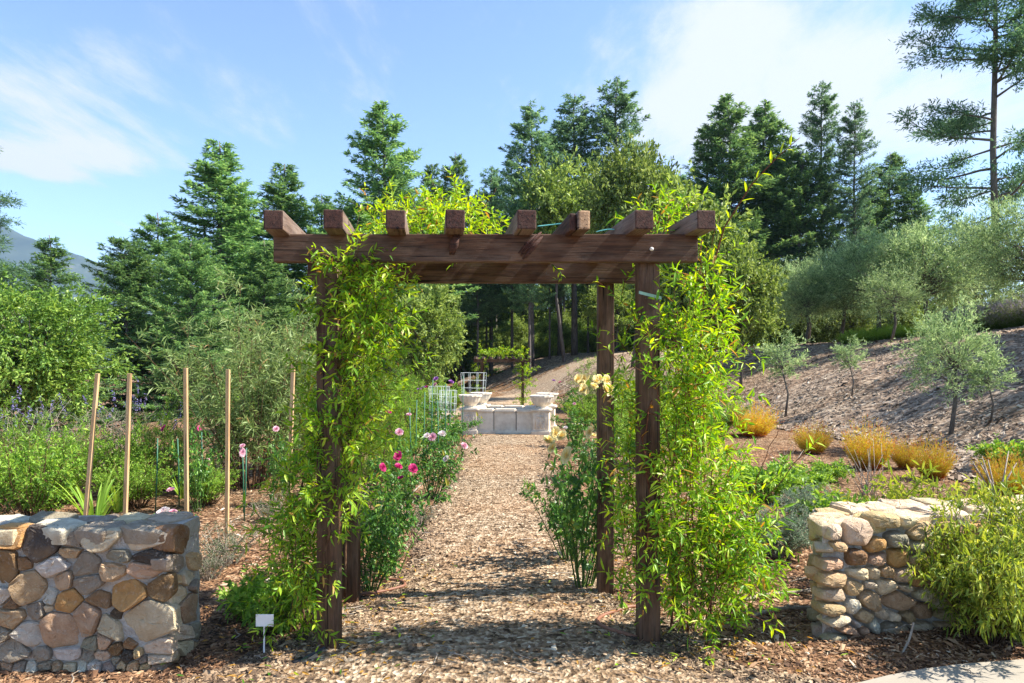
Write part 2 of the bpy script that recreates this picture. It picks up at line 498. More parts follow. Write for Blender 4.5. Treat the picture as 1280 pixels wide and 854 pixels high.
# ------------------------------------------------------------------ ground, path, hillside, road, pavement, mountain
def grid_mesh(name, X, Y, Z, mat, smooth=True, mask=None):
    ny, nx = X.shape
    idx = np.arange(ny * nx).reshape(ny, nx)
    q = np.stack([idx[:-1, :-1], idx[:-1, 1:], idx[1:, 1:], idx[1:, :-1]], -1).reshape(-1, 4)
    if mask is not None:
        q = q[mask.ravel()[q].all(1)]
    mb = MB()
    mb.add(np.stack([X, Y, Z], -1).reshape(-1, 3), np.concatenate([q[:, [0, 1, 2]], q[:, [0, 2, 3]]]))
    return mb.mesh(name, mat, smooth)
u = np.linspace(-1, 1, 330)
ax = 1.6 * np.sinh(u * math.asinh(4000 / 1.6))
Xg, Yg = np.meshgrid(ax, ax + 5)
obj('ground', grid_mesh('ground', Xg, Yg, hz(Xg, Yg) - .012 * (Xg > 4), 'bed_soil'), kind='structure')
def path_edges(y):
    yy = np.asarray(y, float)
    l = np.interp(yy, [2.0, 4, 5.6, 8, 12, 17, 18.6], [-5.5, -1.9, -1.05, -1.0, -1.0, -1.0, -1.0]) + .07 * np.sin(yy * 3.1) + .05 * np.sin(yy * 7.7 + 1)
    r = np.interp(yy, [2.0, 4, 5.6, 8, 12, 17, 18.6], [5.5, 1.3, .75, .62, .68, .9, .9]) + .06 * np.sin(yy * 2.7 + 2) + .05 * np.sin(yy * 6.9)
    return l, r
yy = np.linspace(1.6, 18.6, 190); uu = np.linspace(0, 1, 40)
l, r = path_edges(yy)
Xp = l[:, None] * (1 - uu) + r[:, None] * uu; Yp = np.repeat(yy[:, None], 40, 1)
crown_ = .012 + .02 * (1 - (2 * uu - 1) ** 2)[None]
Xp = Xp + .03 * np.sin(Yp * 13 + uu * 3)
obj('path', grid_mesh('path', Xp, Yp, hz(Xp, Yp) + crown_ - .02 * (np.abs(2 * uu - 1) > .97)[None], 'path_mulch'), kind='structure')
yh = np.linspace(6, 75, 240); sh = np.linspace(0, 1, 110) ** 1.15 * 34
Yh = np.repeat(yh[:, None], 110, 1); Xh = hbase(Yh) - .6 + .25 * np.sin(Yh * 2.3) + sh[None]
Zh = hz(Xh, Yh) + .016 + .03 * np.sin(Xh * 5.1 + Yh * 2) * np.sin(Yh * 4.3 + 1) * sstep(sh, .5, 2)[None]
obj('hillside', grid_mesh('hillside', Xh, Yh, Zh, 'hill_mulch'), kind='structure')
rp = np.array([(-1.0, 24), (-1.2, 31), (-.8, 38), (.6, 45), (3.2, 49), (7, 51.5), (12, 52.5)], float)
tt = np.linspace(0, len(rp) - 1, 90)
rx = np.interp(tt, range(len(rp)), rp[:, 0]); ry = np.interp(tt, range(len(rp)), rp[:, 1])
k_ = np.ones(9) / 9
rx[4:-4] = np.convolve(rx, k_, 'valid'); ry[4:-4] = np.convolve(ry, k_, 'valid')
tx = np.gradient(rx); ty = np.gradient(ry); ln = np.hypot(tx, ty)
ww = np.linspace(-1, 1, 14) * 1.9
Xr = rx[:, None] + (ty / ln)[:, None] * ww; Yr = ry[:, None] - (tx / ln)[:, None] * ww
obj('road', grid_mesh('road', Xr, Yr, hz(Xr, Yr) + .045, 'road_dirt'), kind='structure')
# pale concrete pad at the lower right, a slab with a curved edge
bm = bmesh.new()
zt = float(hz(2.4, 4.0)) + .045
e0 = [at(q_, w_, (CAMZ - zt) * F / (w_ - HY)) for q_, w_ in ((1074, 853), (1110, 844), (1150, 836.5), (1200, 830), (1280, 824))]
ptsp = [(1.55, 3.35), (1.78, 3.68)] + [(p.x, p.y) for p in e0] + [(3.5, 4.22), (4.4, 4.28), (6, 4.3), (6, 1.0), (1.2, 1.0), (1.3, 2.4)]
vt = [bm.verts.new((x, y, zt)) for x, y in ptsp]
f = bm.faces.new(vt)
if f.normal.z < 0:
    f.normal_flip()
ex = bmesh.ops.extrude_face_region(bm, geom=[f])
for v in [g for g in ex['geom'] if isinstance(g, bmesh.types.BMVert)]:
    v.co.z -= .18
bm.normal_update()
bmesh.ops.recalc_face_normals(bm, faces=bm.faces)
me = bpy.data.meshes.new('pavement'); bm.to_mesh(me); bm.free(); me.materials.append(MATS['concrete'])
obj('pavement', me, kind='structure')
# mountain far off on the left
D0 = 3000.0
mx = np.linspace(-700, 560, 120); dy = np.linspace(0, 1, 40)
ridge_y = np.interp(mx, [-700, -300, -150, -30, 15, 60, 122, 200, 320, 560], [330, 245, 225, 262, 288, 307, 328, 352, 390, 440])
Zr = CAMZ + (HY - ridge_y) / F * D0
Xm = (mx[None] - CX) / F * D0 + 0 * dy[:, None]
Ym = D0 - 900 * (1 - dy[:, None]) + 0 * mx[None]
Zm = -8 + (Zr[None] + 8) * dy[:, None] ** 1.1 + (20 * np.sin(mx[None] * .09 + dy[:, None] * 5) + 12 * np.sin(mx[None] * .23 - dy[:, None] * 9) + rng.normal(size=Xm.shape) * 4) * (dy * (1.15 - dy))[:, None]
Zm[-1] = Zr + 5 * np.sin(mx * .31) + rng.normal(size=len(mx)) * 2.5
# give it a back slope too
Xm = np.concatenate([Xm, Xm[-1:]]); Ym = np.concatenate([Ym, Ym[-1:] + 700]); Zm = np.concatenate([Zm, Zm[-1:] * 0 - 8])
obj('mountain', grid_mesh('mountain', Xm, Ym, Zm, 'mountain'), kind='structure')

# ------------------------------------------------------------------ loose mulch chips (nobody could count them)
def chips(name, xs, ys, size, mat, label, zoff=.0, zfn=None, tadd=0.0):
    n = len(xs)
    z = (hz(xs, ys) if zfn is None else zfn(xs, ys)) + zoff
    P = np.stack([xs, ys, z], 1)
    L = size * rng.uniform(.45, 1.6, n) * np.where(rng.random(n) < .05, 2.4, 1)
    W = L * rng.uniform(.18, .5, n); H = L * rng.uniform(.07, .2, n)
    a = rng.uniform(0, 2 * np.pi, n); tl = rng.normal(0, .36, n)
    D = np.stack([np.cos(a) * np.cos(tl), np.sin(a) * np.cos(tl), np.sin(tl)], 1)
    S = unit(np.cross(D, np.array([0, 0, 1.0]))); S = unit(S + rng.normal(0, .25, (n, 3)) * np.array([0, 0, 1]))
    gx = (hz(xs + .05, ys) - hz(xs - .05, ys)) / .1; gy = (hz(xs, ys + .05) - hz(xs, ys - .05)) / .1
    D[:, 2] += gx * D[:, 0] + gy * D[:, 1]; S[:, 2] += gx * S[:, 0] + gy * S[:, 1]; D = unit(D); S = unit(S)
    N = np.cross(S, D); N *= np.sign(N[:, 2:3])
    c = lambda k: k[:, None]
    V = np.stack([P - D * c(L / 2) - S * c(W * .35), P - D * c(L / 2) * .8 + S * c(W / 2), P + D * c(L / 2) + S * c(W * .3), P + D * c(L / 2) * .75 - S * c(W / 2), P + N * c(H)], 1)
    f = np.array([[0, 3, 4], [3, 2, 4], [2, 1, 4], [1, 0, 4]])
    Fc = (f[None] + (np.arange(n) * 5)[:, None, None]).reshape(-1, 3)
    mb = MB(); mb.add(V.reshape(-1, 3), Fc, np.repeat(np.clip(rng.beta(1.3, 1.5, n) + .13 * np.sin(xs * 1.7 + 1.3 * np.sin(ys * 1.1)) * np.sin(ys * 1.3 + xs * .6) + .07 * np.sin(xs * 5 + ys * 3) + tadd, 0, 1), 4))
    return obj(name, mb.mesh(name, mat), label=label, cat='mulch', kind='stuff')
def scatter_persp(n, y0, y1, pw=2.0):
    """more chips near the camera: density falls with distance"""
    q = rng.random(n)
    return (y0 ** (1 - pw) + q * (y1 ** (1 - pw) - y0 ** (1 - pw))) ** (1 / (1 - pw))
ys = scatter_persp(95000, 3.4, 17, 1.9); l, r = path_edges(ys)
xs = l - .05 + (r - l + .1) * rng.random(len(ys))
keep = (np.abs(xs) < ys * .8)
chips('path_mulch', xs[keep], ys[keep], .027, 'chip', 'pale tan wood chips spread loose over the garden path', .018, tadd=.16 * (1 - np.abs((2 * xs - l - r) / (r - l)))[keep] - .08)
ys = scatter_persp(70000, 3.4, 14, 1.8); xs = (rng.random(len(ys)) * 1.64 - .82) * ys
l, r = path_edges(ys); keep = ((xs < l + .12) | (xs > r - .12)) & (xs < hbase(ys)) 
chips('bed_mulch', xs[keep], ys[keep], .030, 'chip_orange', 'brown shredded bark mulch on the planting beds and round the walls', .004)
ys = scatter_persp(42000, 8, 40, 1.5); xs = hbase(ys) - .9 + rng.random(len(ys)) ** 1.2 * 13
keep = (xs / ys < .85)
chips('hill_mulch', xs[keep], ys[keep], .085, 'chip_grey', 'grey brown wood chip mulch covering the hillside', .02)

mbt = MB()
for k in range(170):
    y_ = random.uniform(3.6, 9); x_ = random.uniform(-.75, .75) * y_
    if x_ > 7: continue
    L_ = random.uniform(.06, .28); a_ = random.uniform(0, 6.283); z_ = float(hz(x_, y_)) + .045
    q_ = [Vector((x_ + math.cos(a_) * L_ * f_, y_ + math.sin(a_) * L_ * f_, z_ + random.uniform(-.012, .012))) + Vector((random.gauss(0, .012), random.gauss(0, .012), 0)) for f_ in (0, .35, .7, 1)]
    tube(mbt, q_, [.004, .0045, .0035, .002], 4)
obj('fallen_twigs', mbt.mesh('fallen_twigs', 'dry_stem', True), label='thin dry twigs scattered over the mulch', cat='twigs', kind='stuff')
mbt = MB(); n_ = 700
y_ = rng.uniform(3.9, 6.5, n_); x_ = np.where(rng.random(n_) < .5, rng.normal(-1.25, .45, n_), rng.normal(1.15, .45, n_))
a_ = rng.uniform(0, 6.283, n_)
leaves(mbt, np.stack([x_, y_, hz(x_, y_) + rng.uniform(.035, .055, n_)], 1), np.stack([np.cos(a_), np.sin(a_), rng.normal(0, .25, n_)], 1), unit(np.array([0, 0, 1.0]) + rng.normal(0, .35, (n_, 3))), rng.uniform(.03, .07, n_), rng.uniform(.010, .018, n_), np.where(rng.random(n_) < .6, 1.0, rng.random(n_)), 'l')
obj('fallen_leaves', mbt.mesh('fallen_leaves', 'vine_leaf_gold'), label='dry fallen vine leaves lying below the pergola posts', cat='leaf litter', kind='stuff')

# ------------------------------------------------------------------ pergola
def bolt_mesh():
    mb = MB(); n = 12
    prof = [(.0, .010), (.011, .009), (.013, .004), (.013, 0)]
    V = [(0, -.010, 0)]; Fc = []
    for rr, d in prof[1:]:
        for k in range(n):
            a = 2 * math.pi * k / n
            V.append((rr * math.cos(a), -d, rr * math.sin(a)))
    for k in range(n):
        Fc.append((0, 1 + k, 1 + (k + 1) % n))
        for q in range(2):
            a0, a1 = 1 + q * n + k, 1 + q * n + (k + 1) % n
            Fc += [(a0, a0 + n, a1), (a1, a0 + n, a1 + n)]
    mb.add(V, Fc)
    return mb.mesh('bolt', 'bolt_steel', True)
BOLT = bolt_mesh()
YF, YB = 4.49, 5.61
PW = .140
XL, XR = -1.200, .895
XLB, XRB = -1.328, .766
ploc = Vector((-.2, 5.0, 0))
perg = root('pergola', ploc, 'dark brown timber pergola with four posts framing the mulch path', 'pergola')
ztop = CAMZ + (HY - 330) / F * (YF - .05)       # underside of the front beam
zbm = ztop + .178                               # top of the beams
beam_t = .075
for (x, y, w_) in ((XL, YF, .135), (XR, YF, .138), (XLB, YB, .14), (XRB, YB, .128)):
    zb = float(hz(x, y)) - .12
    wbox('post', (x, y, zb), (x + random.uniform(-.006, .006), y, ztop + .16), w_, w_, ['pergola_wood', 'pergola_endgrain'], perg, ploc, up=(0, 1, 0), endmat=1)
xa, xb = at(345, 0, YF - .09).x, at(870, 0, YF - .09).x
wbox('beam', (xa, YF - .105, (ztop + zbm) / 2), (xb, YF - .105, (ztop + zbm) / 2), beam_t, zbm - ztop, ['pergola_wood', 'pergola_endgrain'], perg, ploc, endmat=1)
wbox('beam', (xa - .12, YB - .105, (ztop + zbm) / 2), (xb - .13, YB - .105, (ztop + zbm) / 2), beam_t, zbm - ztop, ['pergola_wood', 'pergola_endgrain'], perg, ploc, endmat=1)
# rafters: front end a little before the front beam, running back past the rear beam
rdx = (XLB - XL) / (YB - YF)
JW = .118
yj0 = YF - .105 - .24; yj1 = YB + .22
zj = zbm - .012 + JW / 2
jx = [(330 + 354) / 2, 416.5, 494.5, 569, 658.5, 726, 805.5, 883]
for k, px in enumerate(jx):
    x0 = at(px, 0, yj0).x
    dz = random.uniform(-.003, .006)
    if k == 5:      # this one is split along its length into two halves
        a = wbox('rafter', (x0 + .022, yj0, zj), (x0 + .022 + rdx * (yj1 - yj0), yj1, zj), .074, JW, ['pergola_weathered', 'split_wood'], perg, ploc, endmat=1, bev=.012)
        b = wbox('splinter', (x0 - .045, yj0 + .03, zj - .006), (x0 - .030 + rdx * (yj1 - yj0), yj1, zj - .002), .040, JW * .93, ['pergola_endgrain'], perg, ploc, bev=.012)
        b['label'] = 'dark half split off a cracked rafter'
    else:
        wbox('rafter', (x0, yj0 + random.uniform(-.01, .01), zj + dz), (x0 + rdx * (yj1 - yj0), yj1, zj + dz), JW, JW, ['pergola_weathered', 'pergola_endgrain'], perg, ploc, endmat=1, bev=.009)
ybf = YF - .105 - beam_t / 2
for px, py in ((405.5, 312), (814.5, 311.5)):
    o = obj('bolt', BOLT, perg); p = at(px, py, ybf); o.location = p - ploc
# torn dark stubs of old wood on the beam under two rafters
def stub(p, a, L, w):
    mb = MB()
    for k in range(7):
        s = random.uniform(-.5, .5)
        q0 = Vector((s * w, -.012 - .012 * random.random(), 0)); d = Vector((math.cos(a), 0, math.sin(a)))
        nrm = Vector((-math.sin(a), 0, math.cos(a)))
        p0 = nrm * s * w + Vector((0, -.012, 0)) - d * L * random.uniform(.35, .5)
        p1 = nrm * s * w * .7 + Vector((0, -.016, 0)) + d * L * random.uniform(.3, .5)
        tube(mb, [p0, (p0 + p1) / 2 + Vector((0, -.008, 0)), p1], [.006, .016, .005], 5)
    o = obj('torn_stub', mb.mesh('torn_stub', 'pergola_endgrain', True), perg); o.location = p - ploc
stub(at(568, 305, ybf), R(70), .15, .04)
stub(at(663, 306, ybf), R(48), .21, .07)

# ------------------------------------------------------------------ rubble stone walls
SC = {'T': (.50, .38, .235), 'O': (.52, .315, .135), 'G': (.31, .285, .24), 'D': (.09, .078, .068), 'B': (.24, .155, .09),
      'L': (.56, .49, .38), 'P': (.45, .325, .235), 'W': (.53, .53, .49), 'C': (.60, .53, .41)}
def clip(poly, c, d):
    """keep the side where dot(p,d) <= c"""
    out = []
    for i in range(len(poly)):
        a, b = poly[i], poly[(i + 1) % len(poly)]
        da, db = a @ d - c, b @ d - c
        if da <= 0:
            out.append(a)
        if da * db < 0:
            out.append(a + (b - a) * (da / (da - db)))
    return out
def support(w, h, ang, d):
    c, s = math.cos(ang), math.sin(ang)
    u_, v_ = d[0] * c + d[1] * s, -d[0] * s + d[1] * c
    p = 2.6
    q = p / (p - 1)
    return ((abs(u_) * w / 2) ** q + (abs(v_) * h / 2) ** q) ** (1 / q)
def pack(st, gap, grow=1.1, expo=4.5, rounds=1):
    """st: (cx, cy, w, h, angle, colour); tight irregular outlines by clipping each blob against its neighbours"""
    res = []
    for i, (cx, cyy, w, h, an, co_) in enumerate(st):
        c, s = math.cos(an), math.sin(an)
        poly = []
        for k in range(14):
            a = 2 * math.pi * (k + .3 * random.random()) / 14
            ca, sa = math.cos(a), math.sin(a)
            e = 2 / expo
            ux = math.copysign(abs(ca) ** e, ca) * w / 2 * grow * random.uniform(.88, 1.08); uy = math.copysign(abs(sa) ** e, sa) * h / 2 * grow * random.uniform(.88, 1.08)
            poly.append(np.array([cx + ux * c - uy * s, cyy + ux * s + uy * c]))
        for j, (x2, y2, w2, h2, a2, _) in enumerate(st):
            if i == j:
                continue
            dv = np.array([x2 - cx, y2 - cyy]); dist = np.linalg.norm(dv)
            if dist < 1e-6 or dist > (max(w, h) + max(w2, h2)):
                continue
            dn = dv / dist
            e1, e2 = support(w, h, an, dn), support(w2, h2, a2, -dn)
            if (e1 + e2) * grow > dist - gap:
                poly = clip(poly, np.array([cx, cyy]) @ dn + dist * e1 / (e1 + e2) - gap / 2, dn)
                if len(poly) < 3:
                    break
        if len(poly) >= 3:
            rp_ = []
            if rounds == 2:
                poly = [q for k in range(len(poly)) for q in (poly[k] * .75 + poly[(k + 1) % len(poly)] * .25, poly[k] * .25 + poly[(k + 1) % len(poly)] * .75)]
            for k in range(len(poly)):
                a, b = poly[k], poly[(k + 1) % len(poly)]
                if np.linalg.norm(b - a) < gap * .4:
                    rp_.append((a + b) / 2); continue
                rp_ += [a + (b - a) * .13, a + (b - a) * .87]
            res.append((rp_, co_))
    return res
ROUND = [(.92, -.07), (1.0, -.012), (.975, .45), (.87, .78), (.62, .97), (.32, 1.03)]
def stone_mesh(P3, nrm, bulge, deep=.07, rnd=False):
    P3 = np.array([tuple(p) for p in P3]); n = len(P3)
    nrm = np.array(nrm, float); c = P3.mean(0)
    a_ = unit(np.cross(nrm, [0.3, 0.2, 1.0])); b_ = np.cross(nrm, a_)
    tilt = rng.normal(0, .16 if abs(nrm[2]) < .5 else .04, 2)
    rings = []
    for sc_, off in ([(a, b if b < 0 else b * bulge) for a, b in ROUND] if rnd else ((.92, -deep), (1.0, -.01), (.99, .6 * bulge), (.90, .93 * bulge), (.72, 1.0 * bulge), (.48, 1.02 * bulge), (.24, 1.02 * bulge))):
        q = c + (P3 - c) * sc_
        loc = q - c
        extra = (loc @ a_ * tilt[0] + loc @ b_ * tilt[1]) * (off > 0)
        nz = rng.normal(0, (.03 if rnd else .11) * bulge, n) * (off > 0)
        rings.append(q + nrm * (off + extra + nz)[:, None])
    V = np.concatenate(rings + [(c + nrm * bulge * 1.03)[None]])
    Fc = []
    k = np.arange(n); k2 = (k + 1) % n
    for q in range(len(rings) - 1):
        Fc += [np.stack([q * n + k, q * n + k2, (q + 1) * n + k2], 1), np.stack([q * n + k, (q + 1) * n + k2, (q + 1) * n + k], 1)]
    q = len(rings) - 1
    Fc.append(np.stack([q * n + k, q * n + k2, np.full(n, len(V) - 1)], 1))
    Fc = np.concatenate(Fc)
    # orient outward
    f0 = Fc[-1]; nn = np.cross(V[f0[1]] - V[f0[0]], V[f0[2]] - V[f0[0]])
    if nn @ nrm < 0:
        Fc = Fc[:, ::-1]
    # rough broken faces
    so = Vector(rng.uniform(-50, 50, 3))
    for i in range(n * 2, len(V)):
        q = Vector(V[i]) + so
        V[i] += nrm * (mnoise.noise(q * 9) * .014 + mnoise.noise(q * 22) * .008) * (.4 if rnd else 1)
    mb = MB(); mb.add(V - c, Fc)
    me = mb.mesh('stone', 'stone', True)
    me.set_sharp_from_angle(angle=R(32))
    return me, Vector(c)
def add_stone(P3, nrm, bulge, colk, parent, ploc_, rnd=False):
    me, c = stone_mesh(P3, nrm, bulge, rnd=rnd)
    o = obj('stone', me, parent); o.location = c - Vector(ploc_)
    base = np.array(SC[colk]) * np.array([1.06, 1.0, .89]) * rng.uniform(1.05, 1.4) * (1 + rng.normal(0, .03, 3))
    o.color = tuple(np.clip(base, 0, 1)) + (1,)
def core_mesh(poly_xy, z0, z1, name='mortar_core'):
    """a lumpy mortar block with a footprint polygon"""
    bm = bmesh.new()
    vb = [bm.verts.new((x, y, z0)) for x, y in poly_xy]
    f = bm.faces.new(vb)
    ex = bmesh.ops.extrude_face_region(bm, geom=[f])
    for v in [g for g in ex['geom'] if isinstance(g, bmesh.types.BMVert)]:
        v.co.z = z1
    bmesh.ops.recalc_face_normals(bm, faces=bm.faces)
    bmesh.ops.triangulate(bm, faces=list(bm.faces))
    for _ in range(5):
        long_e = [e for e in bm.edges if e.calc_length() > .09]
        if not long_e:
            break
        bmesh.ops.subdivide_edges(bm, edges=long_e, cuts=1, use_grid_fill=False)
        bmesh.ops.triangulate(bm, faces=list(bm.faces))
    bm.normal_update()
    for v in bm.verts:
        v.co += v.normal * (random.uniform(-.006, .006) + .012 * mnoise.noise(v.co * 7))
    me = bpy.data.meshes.new(name); bm.to_mesh(me); bm.free()
    me.materials.append(MATS['mortar'])
    return me

# left wall: outlines in enlarged-photo units (2.977 per pixel, origin 0,600)
LW = """45 215 112 88 0 O;160 235 150 112 0 D;272 222 62 52 0 G;378 225 145 72 0 L;537 224 158 68 0 L;265 270 98 36 0 T;35 320 85 140 0 B;
97 312 48 48 0 B;210 320 128 66 0 W;325 312 108 78 0 G;437 281 118 38 0 G;556 284 128 50 0 D;425 338 104 56 0 T;548 336 144 56 0 P;
112 398 112 128 -15 T;233 373 88 66 0 P;337 388 128 64 0 G;478 425 168 102 0 O;592 400 84 88 0 B;20 430 78 60 0 W;45 457 48 46 0 B;
195 432 44 58 0 W;257 450 104 80 -20 O;372 440 118 50 15 B;45 510 104 78 0 T;140 480 78 60 -15 G;187 475 32 24 0 L;240 555 158 128 10 P;
322 515 118 110 45 P;415 545 78 124 -28 L;440 500 36 50 0 D;548 525 200 168 -8 L;105 570 112 82 0 W;18 575 52 50 0 G;345 605 68 46 0 G;
392 597 52 62 0 P;487 610 46 42 0 B;590 622 100 64 0 L;55 630 112 80 0 G;160 648 68 52 0 G;250 645 104 42 0 W;335 647 44 44 0 G;
387 652 58 42 0 L;435 628 50 50 0 B;480 652 52 50 0 D;518 640 32 38 0 T;590 664 90 46 0 L;435 670 46 28 0 G;540 668 34 32 0 G;
-60 230 90 80 0 T;-75 330 120 90 0 L;-60 430 70 80 0 O;-70 520 110 80 0 P;-60 610 110 80 0 G;-170 240 110 90 0 G;-190 350 100 100 0 T;-180 460 110 90 0 B;
-180 560 110 90 0 L;-180 640 110 60 0 G;-290 240 110 90 0 T;-300 350 110 110 0 P;-290 470 110 100 0 G;-300 580 110 100 0 T""" + ''.join(';%d %d %d %d 0 %s' % (x, 690 + random.uniform(-4, 4), random.uniform(36, 62), random.uniform(26, 36), random.choice('GLPGTW')) for x in range(-300, 610, 47))
LWE = """668 222 106 100 0 B;655 312 90 62 0 G;690 366 62 52 0 L;645 372 46 40 0 T;655 432 62 80 0 L;692 472 76 124 0 P;640 500 40 50 0 G;668 567 66 58 0 L;
720 560 30 60 0 G;680 626 56 54 0 L;640 655 40 44 0 T;715 300 40 60 0 T;720 395 34 50 0 G;722 630 30 50 0 P"""
def parse(s, scx, ox, oy):
    out = []
    for it in s.replace('\n', '').split(';'):
        a = it.split()
        out.append((float(a[0]) / scx + ox, float(a[1]) / scx + oy, float(a[2]) / scx, float(a[3]) / scx, R(float(a[4])), a[5]))
    return out
YW, XC, WT = 4.22, -2.14, .46
wl_loc = Vector((-3.0, 4.45, 0))
wallL = root('stone_wall', wl_loc, 'low rubble stone wall beside the white plant marker, shaded by the vine', 'stone wall')
ztw = CAMZ - (665 - HY) / F * YW
obj('mortar_core', core_mesh([(-6.2, YW + .006), (XC - .006, YW + .006), (XC - .006, YW + WT), (-6.2, YW + WT)], -.15, ztw - .005), wallL).location = -wl_loc
for poly, ck in pack(parse(LW, 2.977, 0, 600), 1.5, 1.22):
    add_stone([at(p[0], p[1], YW) for p in poly], (0, -1, 0), random.uniform(.016, .034), ck, wallL, wl_loc)
def on_xplane(px, py, X):
    Y = X * F / (px - CX)
    return at(px, py, Y)
for poly, ck in pack(parse(LWE, 2.977, 0, 600), 1.5, 1.2):
    add_stone([on_xplane(p[0], p[1], XC) for p in poly], (1, 0, 0), random.uniform(.016, .03), ck, wallL, wl_loc)
def flat_stones(parent, ploc_, x0, x1, y0, y1, z, sx, sy, cols, bul=(.012, .035), tf=None):
    st = []
    ny_ = max(2, int((y1 - y0) / sy)); nx_ = int((x1 - x0) / sx)
    for i in range(nx_):
        for j in range(ny_):
            st.append((x0 + (i + .5 + random.uniform(-.25, .25)) * (x1 - x0) / nx_, y0 + (j + .5 + random.uniform(-.2, .2)) * (y1 - y0) / ny_,
                       (x1 - x0) / nx_ * random.uniform(.75, 1.15), (y1 - y0) / ny_ * random.uniform(.75, 1.15), random.uniform(-.4, .4), random.choice(cols)))
    for poly, ck in pack(st, .022):
        add_stone([((p[0], p[1]) if tf is None else tf(p[0], p[1])) + (z,) for p in poly], (0, 0, 1), random.uniform(*bul), ck, parent, ploc_)
flat_stones(wallL, wl_loc, -5.2, XC + .02, YW - .01, YW + WT, ztw, .27, .17, 'WGLGWG')
# right wall
RW = """430 305 118 96 0 C;522 262 98 52 0 T;350 305 60 60 0 C;360 350 50 44 0 T;575 330 78 56 0 G;497 352 72 60 0 O;505 400 76 52 0 P;425 395 62 60 0 B;580 402 76 78 0 O;
345 422 96 46 0 P;430 453 78 46 0 C;488 452 52 50 0 C;537 448 58 46 0 T;600 458 78 70 0 L;632 405 42 32 0 T;345 470 96 60 0 T;415 503 82 62 0 T;477 495 44 32 0 L;
535 503 78 62 0 L;600 502 54 30 0 C;350 535 112 55 0 L;475 548 76 76 0 P;572 550 128 66 0 T;412 572 66 56 0 W;345 577 96 50 0 T;447 605 64 66 20 T;365 622 96 46 0 C;
495 641 60 52 0 W;387 656 122 30 0 P;457 661 46 26 0 P;560 652 118 52 0 G;380 692 142 50 0 G;425 633 36 26 0 W;480 690 50 36 0 G;615 605 60 40 0 T;520 598 54 40 0 L;555 605 40 40 0 C;620 262 90 50 0 C"""
RWE = """270 292 60 90 0 C;280 360 60 44 0 L;275 410 60 50 0 T;285 455 52 46 0 T;275 505 62 44 0 P;280 555 58 50 0 T;272 606 62 50 0 G;275 665 64 60 0 G"""
YW2, XC2 = 4.46, at(1027, 0, 4.46).x
wr_loc = Vector((3.2, 4.7, 0))
wallR = root('stone_wall', wr_loc, 'sunlit rubble stone wall of rounded cream stones half hidden by a bush', 'stone wall')
zt2 = CAMZ - (657 - HY) / F * YW2
sk = .30
WA = R(14)
def wrot(lx, ly):
    return (XC2 + lx * math.cos(WA) - ly * math.sin(WA), YW2 + lx * math.sin(WA) + ly * math.cos(WA))
core = [wrot(.012, .008), wrot(3.4, .008), wrot(3.4, .48), (XC2 + .012 + sk * .5, YW2 + .5)]
obj('mortar_core', core_mesh(core, -.15, zt2 - .005), wallR).location = -wr_loc
def on_front(px, py):
    k = (px - CX) / F
    Y = (YW2 * math.cos(WA) - XC2 * math.sin(WA)) / (math.cos(WA) - k * math.sin(WA))
    return at(px, py, Y)
nfront = Vector((math.sin(WA), -math.cos(WA), 0))
extra = []
xq = 665
while xq < 2100:
    yq = 250 + random.uniform(0, 30); wq = random.uniform(70, 120)
    while yq < 700:
        hq = random.uniform(45, 80)
        extra.append((xq + random.uniform(-14, 14), yq + hq / 2, wq * random.uniform(.8, 1.15), hq, random.uniform(-.2, .2), random.choice('TCTLPOGT')))
        yq += hq
    xq += wq
ex_ = [((a) / 2.905 + 920, b / 2.905 + 560, c / 2.905, d / 2.905, e, g) for a, b, c, d, e, g in extra]
for poly, ck in pack(parse(RW, 2.905, 920, 560) + ex_, 2.4, 1.08, 2.8, 2):
    add_stone([on_front(p[0], p[1]) for p in poly], tuple(nfront), random.uniform(.045, .075), ck, wallR, wr_loc, True)
def on_end(px, py):
    # plane through (XC2, YW2) along (sk, 1)
    k = (px - CX) / F
    Y = (XC2 - sk * YW2) / (k - sk)
    Y = min(Y, YW2 + .46) if Y > 0 else YW2 + .46
    q = at(px, py, Y)
    return Vector((XC2 + sk * (Y - YW2), Y, q.z))
nend = Vector((-1, sk, 0)).normalized()
for poly, ck in pack(parse(RWE, 2.905, 920, 560), 2.0):
    add_stone([on_end(p[0], p[1]) for p in poly], tuple(nend), random.uniform(.02, .03), ck, wallR, wr_loc, True)
flat_stones(wallR, wr_loc, 0, 3.3, -.01, .48, zt2, .30, .2, 'CLCCTC', tf=lambda x, y: wrot(x + .45 * y * max(0, 1 - x), y))

# ------------------------------------------------------------------ plant marker, stakes, hoses, ties
p = hit(330, 820)
sg = root('plant_marker', p, 'small blank white plant marker on a thin stake by the pergola post', 'sign')
wbox('stake', p + Vector((0, 0, -.05)), p + Vector((.002, 0, .235)), .010, .006, 'white_plastic', sg, p, up=(0, 1, 0), bev=.0015)
pc = at(331.5, 775, p.y)
wbox('plate', pc + Vector((-.057, -.008, 0)), pc + Vector((.057, -.008, 0)), .006, .078, 'white_plastic', sg, p, bev=.002)
SL = ['wooden stake leaning towards the pergola, the one farthest from it', 'upright wooden stake next to the leaning stake',
      'upright wooden stake behind the end of the stone wall', 'wooden stake standing clear of the wall in front of the willowy shrub', 'wooden stake half hidden by the left vine']
for (tx_, ty_, bx_, Y), lab in zip(((122, 467, 104, 7.2), (162, 467, 155.5, 7.2), (232, 460, 233.5, 7.0), (285, 462, 283.5, 7.2), (366.5, 455, 359, 7.0)), SL):
    b = ongr(bx_, Y); tpt = at(tx_, ty_, Y + .02)
    r = root('garden_stake', b, lab, 'stake', 'wooden stakes in the left bed')
    wbox('shaft', b - (tpt - b) * .06, tpt, .036, .036, 'stake_wood', r, b, up=(0, 1, 0), bev=.003)
